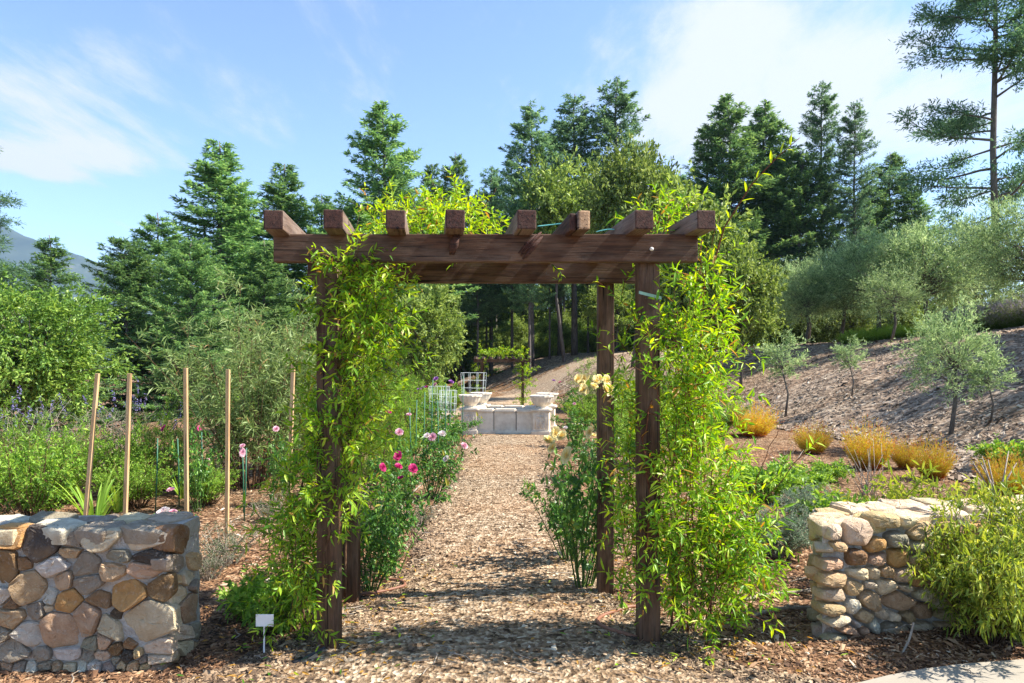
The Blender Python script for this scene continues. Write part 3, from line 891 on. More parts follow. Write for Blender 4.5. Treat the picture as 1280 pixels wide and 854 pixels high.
def hose(name, pts, rad, mat, label, cat='hose'):
    P = [Vector(q) for q in pts]
    cs = []
    for k in range(len(P) - 1):
        p0, p1, p2, p3 = P[max(k - 1, 0)], P[k], P[k + 1], P[min(k + 2, len(P) - 1)]
        for s in range(6):
            t_ = s / 6
            cs.append(.5 * ((2 * p1) + (-p0 + p2) * t_ + (2 * p0 - 5 * p1 + 4 * p2 - p3) * t_ * t_ + (-p0 + 3 * p1 - 3 * p2 + p3) * t_ ** 3))
    cs.append(P[-1])
    c0 = cs[0].copy()
    mb = MB(); tube(mb, [c - c0 for c in cs], rad, 8)
    return obj(name, mb.mesh(name, mat, True), None, c0, label, cat)
def gp(px, py, dz=.02):
    q = hit(px, py); q.z += dz; return q
hose('drip_hose', [gp(424, 757, .02), gp(445, 748, .03), gp(470, 745, .03), gp(492, 741, .03), gp(506, 736, .03), gp(498, 730, .03), gp(470, 728, .02), gp(452, 731, .0)], .013, 'hose_brown', 'brown drip hose curling on the mulch beside the rear left post')
hose('drip_hose', [gp(806, 760, .0), gp(790, 764, .03), gp(770, 769, .03), gp(752, 776, .03), gp(747, 783, .03), gp(760, 792, .03), gp(785, 800, .03), gp(806, 803, .01)], .014, 'hose_brown', 'brown drip hose looping on the mulch beside the right front post')
h1 = hose('hose_end', [gp(372, 832, .02), gp(390, 824, .025), gp(405, 816, .025), gp(420, 806, .02), gp(428, 800, .01)], .010, 'hose_grey', 'grey irrigation pipe with a black open end lying by the left post')
a, b = gp(366, 835, .02), gp(377, 829.5, .022)
mb = MB(); tube(mb, [a - h1.location, b - h1.location], .017, 10); obj('cap', mb.mesh('cap', 'hose_black', True), h1)
hose('drip_hose', [gp(500, 640, .02), gp(512, 622, .02), gp(530, 605, .02), gp(548, 597, .02), gp(556, 596, .01)], .010, 'dry_stem', 'pale dry vine runner arching along the path edge below the magenta rose', 'vine runner')
hose('drip_hose', [gp(930, 752, .01), gp(960, 748, .03), gp(990, 745, .03), gp(1015, 742, .02), gp(1040, 742, .0)], .014, 'dry_stem', 'pale straight pipe lying on the mulch beside the end of the sunlit wall', 'pipe')
hose('drip_hose', [gp(940, 772, .01), gp(965, 768, .03), gp(990, 765, .03), gp(1020, 762, .01)], .012, 'dry_stem', 'lower pale pipe lying on the mulch in front of the straight one', 'pipe')
a_ = gp(1128, 818, .0); b_ = at(1142, 778, a_.y + .02)
hose('dry_stick', [a_, (a_ + b_) / 2 + Vector((.01, 0, 0)), b_], .007, 'dry_stem', 'short dry stick leaning against the bush on the sunlit wall', 'stick')
# green tie band round the right front post
mb = MB(); hw = .138 / 2 + .004
ring = [(-hw, -hw), (hw, -hw), (hw, hw), (-hw, hw)]
za, zb_ = CAMZ - (367 - HY) / F * YF, CAMZ - (374 - HY) / F * YF
V = []; Fc = []
for i, (x, y) in enumerate(ring):
    zc = za if x < 0 else zb_
    V += [(x, y, zc - .010), (x, y, zc + .010), (x * .93, y * .93, zc + .010), (x * .93, y * .93, zc - .010)]
for i in range(4):
    a = i * 4; b = ((i + 1) % 4) * 4
    for q in range(4):
        q2 = (q + 1) % 4
        Fc += [(a + q, b + q, b + q2), (a + q, b + q2, a + q2)]
V = [(x, y, z - za) for x, y, z in V]
mb.add(V, Fc)
obj('plant_tie', mb.mesh('plant_tie', 'tie_green'), None, (XR, YF, za), 'pale green tape tied round the right front post', 'plant tie')
hose('twine', [at(672, 283, 4.6), at(690, 281, 4.62), at(708, 279, 4.6), at(722, 278.5, 4.58)], .004, 'cord_teal', 'teal twine strung between two rafters of the pergola', 'twine')
hose('twine', [at(745, 290, 4.62), at(760, 287, 4.62), at(775, 287.5, 4.6)], .004, 'cord_teal', 'short teal twine between the split rafter and the next', 'twine')

# ------------------------------------------------------------------ fountain
FY = 17.0
fz = float(hz(-.2, FY))
floc = Vector((-.16, FY, fz))
fo = root('fountain', floc, 'cream cast stone fountain basin at the end of the mulch path', 'fountain', rz=R(-9))
def lbox(bm, x0, x1, y0, y1, z0, z1, bev=.015):
    r_ = bmesh.ops.create_cube(bm, size=1)
    vs_ = r_['verts']
    bmesh.ops.scale(bm, vec=(x1 - x0, y1 - y0, z1 - z0), verts=vs_)
    bmesh.ops.translate(bm, vec=((x0 + x1) / 2, (y0 + y1) / 2, (z0 + z1) / 2), verts=vs_)
    if bev:
        es = list({e for v in vs_ for e in v.link_edges})
        bmesh.ops.bevel(bm, geom=es, offset=bev, segments=2, affect='EDGES')
def bmobj(name, fn, mat, parent, loc=None):
    bm = bmesh.new(); fn(bm)
    me = bpy.data.meshes.new(name); bm.to_mesh(me); bm.free()
    me.materials.append(MATS[mat])
    return obj(name, me, parent, loc)
HW, FD, FH = .84, 1.35, .56           # half width, depth, wall height
def lip(bm):
    lbox(bm, -HW, HW, -.14, .14, FH, FH + .09, .03)
for yq, nm in ((0, 'front'), (FD, 'rear')):
    for k in range(3):
        x0 = -HW + k * 2 * HW / 3; x1 = x0 + 2 * HW / 3
        bmobj('wall_panel', lambda bm: lbox(bm, x0 + .008, x1 - .008, yq - .10, yq + .10, -.1, FH, .012), 'cast_stone', fo)
        bmobj('rim', lambda bm: lbox(bm, x0 + .006, x1 - .006, yq - .14, yq + .14, FH - .02, FH + .08, .03), 'cast_stone', fo)
    bmobj('plinth', lambda bm: lbox(bm, -HW, HW, yq - .16, yq + .16, -.1, .10, .03), 'cast_stone', fo)
for xq in (-HW, HW):
    bmobj('wall_panel', lambda bm: lbox(bm, xq - .10, xq + .10, .15, FD - .15, -.1, FH, .012), 'cast_stone', fo)
    bmobj('rim', lambda bm: lbox(bm, xq - .14, xq + .14, .15, FD - .15, FH - .02, FH + .08, .03), 'cast_stone', fo)
bmobj('water', lambda bm: lbox(bm, -HW + .1, HW - .1, .1, FD - .1, .2, .42, 0), 'water', fo)
def lathe(mb, prof, n=28, flute=0.0):
    V = []; k = len(prof)
    for rr, z in prof:
        for q in range(n):
            a = 2 * math.pi * q / n
            r2 = rr * (1 + (flute * (.5 if q % 2 else -.5)))
            V.append((r2 * math.cos(a), r2 * math.sin(a), z))
    Fc = []
    for i in range(k - 1):
        for q in range(n):
            q2 = (q + 1) % n
            Fc += [(i * n + q, i * n + q2, (i + 1) * n + q2), (i * n + q, (i + 1) * n + q2, (i + 1) * n + q)]
    mb.add(V, Fc)
mb = MB()
lathe(mb, [(.0, 0), (.17, 0), (.18, .03), (.15, .05), (.20, .09), (.27, .17), (.31, .25), (.325, .29), (.345, .30), (.345, .34), (.32, .345), (.30, .33), (.27, .24), (.18, .14), (0, .12)], 32, .035)
BOWL = mb.mesh('stone_bowl', 'cast_stone', False)
def ped(bm):
    lbox(bm, -.20, .20, -.20, .20, -.1, .60, .015)
    lbox(bm, -.24, .24, -.24, .24, -.1, .12, .02)
    lbox(bm, -.25, .25, -.25, .25, .585, .66, .025)
bowls = ['front bowl on the fountain pedestal nearer the staked rose bed', 'front bowl on the fountain pedestal nearer the yellow rose', 'rear bowl on the fountain pedestal nearer the staked rose bed', 'rear bowl on the fountain pedestal nearer the yellow rose']
rot = Matrix.Rotation(R(-9), 3, 'Z')
for k, (xq, yq) in enumerate(((-HW - .06, .0), (HW + .06, 0), (-HW - .06, FD), (HW + .06, FD))):
    pd = bmobj('pedestal', ped, 'cast_stone', fo, (xq, yq, 0))
    mb = MB()
    for s in (-1, 1):           # raised scroll carving and its frame on the front
        tube(mb, [(s * .05 + .035 * math.cos(a) * s, -.205, .40 + .07 * math.sin(a)) for a in np.linspace(-2.2, 2.6, 12)], .011, 5)
        tube(mb, [(s * .05 + .03 * math.cos(a) * s, -.205, .24 + .06 * math.sin(a)) for a in np.linspace(-2.6, 2.2, 12)], .011, 5)
        tube(mb, [(s * .13, -.203, .16), (s * .13, -.203, .46), (s * .08, -.203, .53), (0, -.203, .55)], .010, 5)
    tube(mb, [(0, -.205, .17), (0, -.205, .52)], .012, 5)
    obj('carving', mb.mesh('carving', 'cast_stone', True), pd)
    w = floc + rot @ Vector((xq, yq, .655))
    o = obj('stone_bowl', BOWL, None, w, bowls[k], 'stone bowl', 'fluted bowls on the fountain pedestals'); o.scale = (.86, .86, .95)

# ------------------------------------------------------------------ climbing vines on the pergola
def sprigs(mbS, mbL, starts, dirs, length, nleaf, LL, WW, tfun, droop=.35, kind='l', stem_r=.003, flare=.9, smat=0):
    """short leafy shoots; leaves stand off each shoot in a loose spiral"""
    for p0, d0 in zip(starts, dirs):
        L = length * random.uniform(.6, 1.4); k = 6
        d = Vector(d0).normalized(); pts = [Vector(p0)]
        dr = droop * random.uniform(.2, 1.5)
        for i in range(k):
            d = (d + Vector((random.gauss(0, .10), random.gauss(0, .10), random.gauss(0, .10) - dr / k))).normalized()
            pts.append(pts[-1] + d * L / k)
        if mbS is not None:
            tube(mbS, pts, np.linspace(stem_r, stem_r * .35, k + 1), 3, smat, cap=False)
        n = max(3, int(nleaf * random.uniform(.7, 1.3) * L / length))
        t_ = np.sort(rng.uniform(.08, 1.0, n)) * k
        P = np.array([tuple(q) for q in pts]); i0 = np.minimum(t_.astype(int), k - 1); fr = (t_ - i0)[:, None]
        base = P[i0] * (1 - fr) + P[i0 + 1] * fr
        ax_ = unit(P[i0 + 1] - P[i0])
        ang = np.arange(n) * 2.4 + rng.uniform(0, 6) + rng.normal(0, .3, n)
        ref = np.where(np.abs(ax_[:, 2:3]) < .9, np.array([[0, 0, 1.0]]), np.array([[1.0, 0, 0]]))
        a = unit(np.cross(ax_, ref)); b = np.cross(ax_, a)
        side = a * np.cos(ang)[:, None] + b * np.sin(ang)[:, None]
        D = unit(ax_ * .75 + side * flare + rng.normal(0, .15, (n, 3)) + np.array([0, 0, -.12]))
        N = unit(np.array([0, 0, 1.0]) + rng.normal(0, .55, (n, 3)))
        leaves(mbL, base, D, N, LL * rng.uniform(.45, 1.4, n), WW * rng.uniform(.6, 1.25, n), np.clip(tfun(n) , 0, 1), kind, droop=.18)
def env_sampler(table):
    ys_ = np.array([r_[0] for r_ in table]); a = np.array([r_[1] for r_ in table]); b = np.array([r_[2] for r_ in table])
    w = np.array([(r_[2] - r_[1]) * (r_[3] if len(r_) > 3 else 1) for r_ in table])
    fine = np.linspace(ys_[0], ys_[-1], 300); pw = np.interp(fine, ys_, w); pw = pw / pw.sum()
    def f():
        y = rng.choice(fine, p=pw) + random.uniform(-2, 2)
        q = min(max(random.gauss(.5, .27), 0), 1)
        x0, x1 = np.interp(y, ys_, a), np.interp(y, ys_, b)
        return x0 + (x1 - x0) * q, y, q
    return f
def vine(name, label, envs, woody, mat, stem, base, LL=.064, WW=.018, tb=(1.7, 1.4), length=.24, nleaf=13, shoots=()):
    r_ = root(name, base, label, 'vine', 'climbing vines on the pergola')
    mbS, mbL = MB(), MB()
    bl = Vector(base)
    for tab, cnt, y0, y1, skip in envs:
        f = env_sampler(tab); S, D = [], []
        while len(S) < cnt:
            px, py, q = f()
            Y = random.uniform(y0, y1)
            if skip and skip(px, py, Y):
                continue
            p_ = at(px, py, Y)
            if p_.z < float(hz(p_.x, p_.y)) + .05:
                continue
            S.append(p_ - bl)
            D.append((random.gauss((q - .5) * 1.0, .4), random.gauss(-.35, .5), random.gauss(.25, .5)))
        sprigs(mbS, mbL, S, D, length, nleaf, LL, WW, lambda n: np.where(rng.random(n) < .03, 1.0, rng.beta(tb[0], tb[1], n) * .93))
    for (ax0, ax1, ay0, ay1, bx0, bx1, by0, by1, Y0, Y1, cnt) in shoots:
        for _ in range(cnt):
            f0, f1 = random.random(), min(1, max(0, random.random()))
            Ya = random.uniform(Y0, Y1)
            a0 = at(ax0 + (ax1 - ax0) * f0, random.uniform(ay0, ay1), Ya) - bl
            b0 = at(bx0 + (bx1 - bx0) * (f0 * .6 + f1 * .4), random.uniform(by0, by1), Ya + random.gauss(0, .1)) - bl
            sprigs(mbS, mbL, [a0], [b0 - a0], (b0 - a0).length * .8, 30 * (b0 - a0).length / .8, LL * 1.05, WW, lambda n: np.where(rng.random(n) < .05, 1.0, rng.beta(tb[0], tb[1], n) * .93), .15, stem_r=.004)
    for pts, r0, r1 in woody:
        P = [Vector(q) - bl for q in pts]; cs = []
        for i in range(len(P) - 1):
            for s in range(5):
                cs.append(P[i].lerp(P[i + 1], s / 5) + Vector((random.gauss(0, .008), random.gauss(0, .008), 0)))
        cs.append(P[-1])
        tube(mbS, cs, np.linspace(r0, r1, len(cs)), 5, 0)
    obj('stem', mbS.mesh('stem', stem, True), r_)
    o = obj('foliage', mbL.mesh('foliage', mat), r_); o['kind'] = 'stuff'
    return r_
def skipL(px, py, Y):
    if px < 365 and py > 715 and Y < 4.62:
        return True
    # leave the front face of the front post mostly bare above, partly below
    on = 394 < px < 427
    if py < 470:
        return (on and Y < 4.62 and px < 417) or (px < 412)
    return on and Y < 4.6 and py > 610 and px > 402 and random.random() < .93 or (on and Y < 4.45 and random.random() < .6)
tabL = [(325, 442, 460, .6), (350, 425, 492), (380, 428, 494), (420, 422, 478), (460, 418, 470), (520, 396, 470), (560, 375, 458), (600, 365, 450), (640, 360, 438), (700, 345, 412), (750, 330, 398), (785, 322, 390)]
tabL2 = [(600, 440, 500), (650, 440, 495), (700, 440, 480)]
woodL = [([at(402, 800, 4.58), at(395, 740, 4.56), at(408, 680, 4.42), at(420, 600, 4.43), at(405, 520, 4.6), at(428, 440, 4.55), at(440, 350, 4.5), at(455, 300, 4.6)], .014, .006),
         ([at(385, 795, 4.7), at(372, 730, 4.7), at(360, 660, 4.6), at(385, 580, 4.6), at(412, 500, 4.6), at(450, 420, 4.65)], .010, .004),
         ([at(430, 745, 5.5), at(436, 650, 5.48), at(440, 560, 5.5), at(445, 450, 5.5), at(470, 340, 5.4)], .012, .005)]
vine('climbing_vine', 'bright green climbing vine wrapped round the left pergola posts beside the marker', [(tabL, 570, 4.30, 4.9, skipL), (tabL, 120, 5.4, 5.7, skipL), ([(318, 432, 452), (345, 405, 470), (380, 420, 505), (450, 430, 490)], 80, 4.28, 4.42, skipL)],
     woodL, 'vine_leaf', 'stem_brown', ongr(400, 4.62), tb=(1.7, 1.5), shoots=[(345, 420, 700, 790, 320, 420, 500, 660, 4.35, 4.8, 20), (405, 440, 480, 600, 400, 500, 340, 460, 4.4, 4.7, 12), (350, 395, 760, 800, 300, 390, 690, 770, 4.62, 4.9, 10)])
def skipR(px, py, Y):
    on = 792 < px < 829
    if on and Y < 4.62 and py < 640 and random.random() < .93:
        return True
    if 742 < px < 772 and py < 470:
        return True
    return False
tabR = [(325, 858, 885, .7), (350, 850, 895), (400, 838, 902), (450, 820, 902), (500, 815, 902), (560, 815, 900), (620, 815, 915), (690, 810, 935), (740, 815, 930), (785, 835, 915, .7)]
tabR2 = [(340, 772, 800), (400, 770, 800), (500, 765, 800), (600, 770, 800), (700, 775, 800), (740, 780, 800)]
woodR = [([at(840, 795, 4.7), at(842, 700, 4.7), at(850, 600, 4.7), at(862, 480, 4.65), at(870, 380, 4.6), at(878, 300, 4.55)], .007, .003),
         ([at(860, 790, 4.6), at(868, 690, 4.6), at(862, 560, 4.55), at(874, 440, 4.5), at(884, 330, 4.45), at(900, 270, 4.4)], .006, .002),
         ([at(880, 785, 4.5), at(905, 690, 4.45), at(960, 620, 4.4), at(1010, 560, 4.35)], .005, .002),
         ([at(815, 795, 4.66), at(806, 700, 4.41), at(812, 620, 4.40), at(803, 560, 4.41), at(815, 500, 4.41)], .006, .004),
         ([at(900, 785, 4.7), at(930, 700, 4.7), at(945, 600, 4.7), at(975, 530, 4.65)], .005, .002)]
vine('climbing_vine', 'tall yellow green vine with red stems smothering the right pergola posts', [(tabR, 470, 4.25, 4.75, skipR), (tabR, 130, 5.4, 5.75, skipR), (tabR2, 60, 4.5, 4.8, skipR), ([(275, 800, 845), (300, 810, 848)], 30, 4.7, 5.3, None),
     ([(640, 910, 960), (700, 920, 965), (760, 920, 945)], 45, 4.3, 4.7, None)], woodR, 'vine_leaf_gold', 'stem_red', ongr(850, 4.75), LL=.072, WW=.018, tb=(1.6, 1.4), length=.27, shoots=[(830, 930, 700, 790, 800, 990, 430, 640, 4.25, 4.7, 34), (840, 900, 520, 640, 835, 915, 360, 430, 4.3, 4.7, 14), (775, 800, 600, 740, 765, 800, 420, 560, 4.5, 4.8, 8), (860, 930, 720, 790, 900, 1000, 600, 760, 4.2, 4.6, 14)])
vine('climbing_vine', 'mound of yellow green vine growing over the top of the pergola rafters', [([(258, 500, 585), (272, 470, 605), (285, 462, 608), (298, 460, 605)], 150, 4.75, 5.6, None)],
     [([at(470, 340, 5.5), at(480, 300, 5.5), at(530, 265, 5.3), at(590, 270, 5.2)], .008, .003), ([at(600, 300, 5.0), at(606, 260, 5.0), at(620, 235, 5.0)], .004, .002)], 'vine_leaf_gold', 'stem_brown', at(470, 345, 5.62), tb=(2.2, 1.1))
# one long loose shoot standing out of the right vine, its leaves countable
def shoot(name, label, pts, n, LL, WW, mat, stem, flip=1):
    P = [Vector(q) for q in pts]; b0 = P[0].copy()
    mb = MB(); cs = []
    for i in range(len(P) - 1):
        for s in range(5):
            cs.append(P[i].lerp(P[i + 1], s / 5))
    cs.append(P[-1]); tube(mb, [c - b0 for c in cs], np.linspace(.006, .002, len(cs)), 5)
    r_ = root(name, b0, label, 'vine shoot')
    obj('stem', mb.mesh('stem', stem, True), r_)
    mb = MB(); leaves(mb, np.zeros((1, 3)), np.array([[1.0, 0, 0]]), np.array([[0, 0, 1.0]]), LL, WW, .8, 'l'); me = mb.mesh('leaf', mat)
    for k in range(n):
        q = int((k + .8) / n * (len(cs) - 2)); o = obj('leaf', me, r_); o.location = cs[q] - b0
        d = (cs[q + 1] - cs[q]).normalized(); sd = Vector((-d.z, random.uniform(-.4, .1), d.x)) * (1 if k % 2 else -1)
        v = (d * .7 + sd * random.uniform(.5, 1)).normalized()
        o.rotation_euler = v.to_track_quat('X', 'Z').to_euler(); o.scale = [random.uniform(.6, 1.1)] * 3
    return r_
shoot('vine_shoot', 'lone red vine shoot with sparse leaves rising above the right end of the pergola', [at(892, 330, 4.4), at(905, 285, 4.3), at(940, 230, 4.25), at(970, 198, 4.2), at(1000, 172, 4.2)], 16, .085, .021, 'vine_leaf_gold', 'stem_red')
shoot('vine_shoot', 'short leafy vine shoot dangling from the front beam into the opening', [at(690, 331, 4.5), at(700, 340, 4.45), at(703, 348, 4.42), at(690, 350, 4.4)], 7, .05, .016, 'vine_leaf_gold', 'stem_green')
shoot('vine_shoot', 'vine shoot with pale leaves hanging out of the left vine into the opening', [at(498, 395, 4.6), at(515, 410, 4.55), at(525, 425, 4.5), at(545, 432, 4.5)], 10, .06, .022, 'vine_leaf_gold', 'stem_brown')
shoot('vine_shoot', 'leafy vine shoot reaching out of the left vine across the front post', [at(425, 390, 4.5), at(412, 383, 4.36), at(398, 380, 4.34), at(385, 379, 4.33)], 8, .06, .018, 'vine_leaf', 'stem_brown')
shoot('vine_shoot', 'small vine shoot climbing over the left end of the front beam', [at(437, 345, 4.32), at(441, 320, 4.32), at(447, 300, 4.32), at(446, 290, 4.32)], 8, .055, .016, 'vine_leaf_gold', 'stem_green')

# ------------------------------------------------------------------ conifers
def conifer_meshes(H, Rm, seed, low=.08, mat='conifer', gap=.34, shape=.85, dens=1.0, up=.1):
    global rng
    keep_rng = rng; rng = np.random.default_rng(seed); random.seed(seed)
    tr = MB(); lf = MB()
    nk = 14
    lean = [(random.gauss(0, .05) * k / nk, random.gauss(0, .05) * k / nk, H * k / nk) for k in range(nk + 1)]
    tube(tr, lean, np.linspace(H * .0095, H * .0012, nk + 1), 8)
    h = H * low
    P_, D_, T_ = [], [], []
    while h < H * .985:
        fr = 1 - h / H
        nb = random.randint(5, 7) if fr > .1 else 5
        for b in range(nb):
            a = random.uniform(0, 6.283)
            L = Rm * (min(1, fr ** shape * 1.1) * random.uniform(.62, 1.08) + .02)
            if fr > .75:
                L *= random.uniform(.5, 1)
            if random.random() < .07:
                continue
            d = Vector((math.cos(a), math.sin(a), up + .5 * (1 - fr) - random.uniform(0, .35) * fr)).normalized()
            k = 5; pts = [Vector((0, 0, h + random.uniform(-.15, .15)))]
            for i in range(k):
                d = (d + Vector((random.gauss(0, .07), random.gauss(0, .07), .035 * (i - 1)))).normalized()
                pts.append(pts[-1] + d * L / k)
            tube(tr, pts, np.linspace(max(.008, L * .014), .004, k + 1), 3, cap=False)
            n = max(6, int(L * 20 * dens))
            t_ = (rng.random(n) ** .85) * .94 + .06; t_ = t_ * k
            P = np.array([tuple(q) for q in pts]); i0 = np.minimum(t_.astype(int), k - 1); f = (t_ - i0)[:, None]
            base = P[i0] * (1 - f) + P[i0 + 1] * f
            ax_ = unit(P[i0 + 1] - P[i0])
            sd = unit(np.cross(ax_, np.array([0, 0, 1.0]))) * rng.choice([-1, 1], n)[:, None]
            w = (1 - t_ / k)[:, None]
            dd = unit(ax_ * .8 + sd * rng.uniform(.1, 1.2, (n, 1)) + rng.normal(0, .25, (n, 3)) + np.array([0, 0, -.12]))
            # each spray: a short twig carrying a few needle tufts
            tl = (.10 + .50 * w[:, 0] * min(1, L / 2.2)) * rng.uniform(.5, 1.1, n)
            for s in (.2, .45, .72, 1.0):
                P_.append(base + dd * (tl * s)[:, None] + rng.normal(0, .03, (n, 3)))
                D_.append(unit(dd + rng.normal(0, .45, (n, 3))))
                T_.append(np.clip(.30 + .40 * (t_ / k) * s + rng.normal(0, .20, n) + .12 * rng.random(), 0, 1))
        h += gap * (.7 + .6 * random.random()) * (.55 + .45 * fr + .1)
    P_ = np.concatenate(P_); D_ = np.concatenate(D_); T_ = np.concatenate(T_); n = len(P_)
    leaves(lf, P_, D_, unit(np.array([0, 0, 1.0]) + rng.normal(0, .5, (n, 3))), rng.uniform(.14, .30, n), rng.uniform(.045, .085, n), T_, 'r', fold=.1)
    rng = keep_rng
    return tr.mesh('trunk', 'bark', True), lf.mesh('needles', mat)
CON = [conifer_meshes(18, 4.4, 101, shape=.72, gap=.36), conifer_meshes(18, 3.5, 102, gap=.36, shape=.68, low=.12), conifer_meshes(18, 5.0, 103, shape=.80, gap=.38),
       conifer_meshes(20, 3.6, 104, low=.34, gap=.46, mat='conifer_blue', shape=.55, dens=.9), conifer_meshes(16, 4.8, 105, shape=.55, gap=.36, low=.02)]
def conifer(px, top, Y, var, label, wide=1.0, group='fir trees round the garden', base_dz=0):
    g = ongr(px, Y); H = (CAMZ + (HY - top) / F * Y) - g.z + .1
    s = H / [18, 18, 18, 20, 16][var]
    g.z -= .1
    return plant('fir_tree', g, label, 'fir tree', (('trunk', CON[var][0]), ('needles', CON[var][1])), group, random.uniform(0, 6.28), (s * wide * 1.15, s * wide * 1.15, s))
FIR = [
 (62, 294, 25, 2, 'conical fir rising directly behind the round leafy tree', 1.35),
 (198, 266, 38, 0, 'broad fir with a slim tip beside the tall pointed fir, behind the wooden stakes', 1.5),
 (160, 300, 36, 4, 'bushy low fir filling the gap beside the round leafy tree', 1.25),
 (275, 177, 44, 1, 'tall slender pointed fir standing above its neighbours beyond the wooden stakes', 1.6),
 (240, 300, 34, 4, 'dark dense fir behind the third wooden stake', 1.2),
 (356, 205, 50, 1, 'narrow fir tip showing above the left end of the pergola', 1.5),
 (330, 300, 40, 0, 'fir partly hidden by the willowy shrub', 1.5),
 (403, 243, 55, 2, 'distant small fir seen over the second rafter', 1.4),
 (480, 128, 48, 0, 'large free standing fir with jagged crown above the pergola rafters', 1.3),
 (540, 205, 66, 1, 'smaller of two distant firs between the big fir and the fir cluster', 1.0),
 (569, 190, 64, 0, 'larger of two distant firs above the mound of vine', .95),
 (614, 207, 64, 3, 'short fir at the foot of the central fir cluster', 1.0),
 (664, 131, 58, 3, 'central cluster fir with a spire beside the pale oaks', 1.25),
 (700, 150, 64, 3, 'narrow fir squeezed inside the central fir cluster', 1.1),
 (718, 117, 60, 3, 'second tallest fir of the central cluster', 1.25),
 (770, 97, 60, 3, 'tallest fir of the central cluster with a spreading side branch', 1.25),
 (640, 190, 72, 3, 'bushy fir low in the central cluster', .8),
 (885, 155, 62, 0, 'fir with drooping boughs behind the right end of the beam', 1.0),
 (912, 118, 60, 0, 'broad pointed fir behind the lone vine shoot', 1.3),
 (956, 130, 63, 1, 'thin fir between two broad ones behind the lone vine shoot', 1.5),
 (1027, 101, 60, 3, 'tall open topped fir on the right above the olive trees', .9),
 (1068, 127, 57, 3, 'fir with a long bare trunk above the olive trees', .85),
 (1000, 190, 59, 4, 'dense dark fir filling in below the tall open topped fir', 1.1),
 (1112, 190, 62, 0, 'fir stepping down towards the big pine above the olive trees', 1.3),
 (1140, 232, 60, 2, 'smallest fir of the row above the olive trees', 1.2),
 (1090, 235, 61, 4, 'bushy fir between the bare trunked fir and its smaller neighbour', .9),
 (965, 215, 68, 2, 'fir seen behind the thin one, above the silvery olive', 1.2),
 (300, 250, 50, 2, 'broad fir between the tall pointed one and the pergola', 1.2),
 (440, 255, 58, 0, 'fir at the foot of the large free standing one', 1.2),
 (850, 215, 68, 2, 'low fir behind the yellow green oak', 1.0),
]
for px, top, Y, v, lab, wd in FIR:
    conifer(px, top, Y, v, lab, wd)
random.seed(5)
# deep forest behind the opening: trunks in shade
for k, (px, Y) in enumerate([(597, 58), (608, 63), (640, 61), (662, 54), (687, 60), (735, 62), (575, 70), (555, 62), (620, 75), (705, 78), (655, 82), (760, 72), (530, 75), (500, 66), (470, 70), (430, 74), (800, 70), (830, 66)]):
    conifer(px, random.uniform(215, 262), Y, 3, 'tall fir with a bare straight trunk in the shaded wood behind the fountain', .75, 'bare trunked firs in the shaded wood')
for k, (px, top, Y) in enumerate([(-40, 345, 45), (300, 270, 62), (430, 280, 66)]):
    conifer(px, top, Y, 4, 'dark bushy fir far back between the nearer firs on the mountain side', 1.0, 'dark filler firs on the mountain side')
# the big sparse pine at the right edge
def pine_meshes():
    global rng
    rng = np.random.default_rng(77); random.seed(77)
    tr, lf = MB(), MB(); H = 22.0
    tube(tr, [(0.0, 0, 0), (.1, 0, 4), (.05, .1, 9), (.2, 0, 14), (.15, 0, 19), (.2, 0, 22)], [.16, .14, .12, .095, .06, .02], 10)
    P_, D_ = [], []
    h = 3.2
    while h < 21.5:
        for b in range(random.choice((1, 2, 2))):
            a = random.uniform(0, 6.283); L = (3.6 * (1 - (h / 24) ** 2.2) + .4) * random.uniform(.45, 1.15)
            dead = h < 6.2 and random.random() < .55
            d = Vector((math.cos(a), math.sin(a), random.uniform(-.05, .3))).normalized(); k = 7; pts = [Vector((.1, 0, h))]
            for i in range(k):
                d = (d + Vector((random.gauss(0, .13), random.gauss(0, .13), random.gauss(-.02 if i < 3 else .06, .08)))).normalized()
                pts.append(pts[-1] + d * L / k)
            tube(tr, pts, np.linspace(.035 + .009 * L, .008, k + 1), 5)
            if dead:
                continue
            for i in range(2, k + 1):
                for _ in range(random.randint(2, 3)):
                    e = (d + Vector((random.gauss(0, .8), random.gauss(0, .8), random.gauss(.05, .4)))).normalized(); l2 = random.uniform(.25, .8) * (1.1 - .3 * i / k)
                    q = pts[i] + e * l2
                    tube(tr, [pts[i], pts[i].lerp(q, .5) + Vector((0, 0, .03)), q], [.012, .008, .004], 3, cap=False)
                    m_ = random.randint(42, 66)
                    c = np.array(tuple(q)); off = rng.normal(0, 1, (m_, 3)) * np.array([.17, .17, .12])
                    P_.append(c + off); D_.append(unit(off + rng.normal(0, .2, (m_, 3)) + np.array(tuple(e)) * .2))
        h += random.uniform(.32, .7)
    P_ = np.concatenate(P_); D_ = np.concatenate(D_); n = len(P_)
    leaves(lf, P_, D_, unit(rng.normal(0, .6, (n, 3)) + np.array([0, 0, 1.0])), rng.uniform(.14, .28, n), rng.uniform(.04, .075, n), np.clip(rng.normal(.4, .2, n), 0, 1), 'r', fold=.1)
    return tr.mesh('trunk', 'bark_grey', True), lf.mesh('needles', 'conifer_blue')
pm = pine_meshes(); rng = np.random.default_rng(12)
g = ongr(1245, 32); g.z -= .1
plant('pine_tree', g, 'very tall sparse pine with gaps of sky between its boughs, beside the olives', 'pine tree', (('trunk', pm[0]), ('needles', pm[1])), None, R(60), (1.08, 1.08, 1.0))
g = ongr(-48, 20); g.z -= .1
plant('pine_tree', g, 'pine whose boughs reach in beside the mountain, its trunk out of sight', 'pine tree', (('trunk', pm[0]), ('needles', pm[1])), None, R(200), (.55, .55, .42))

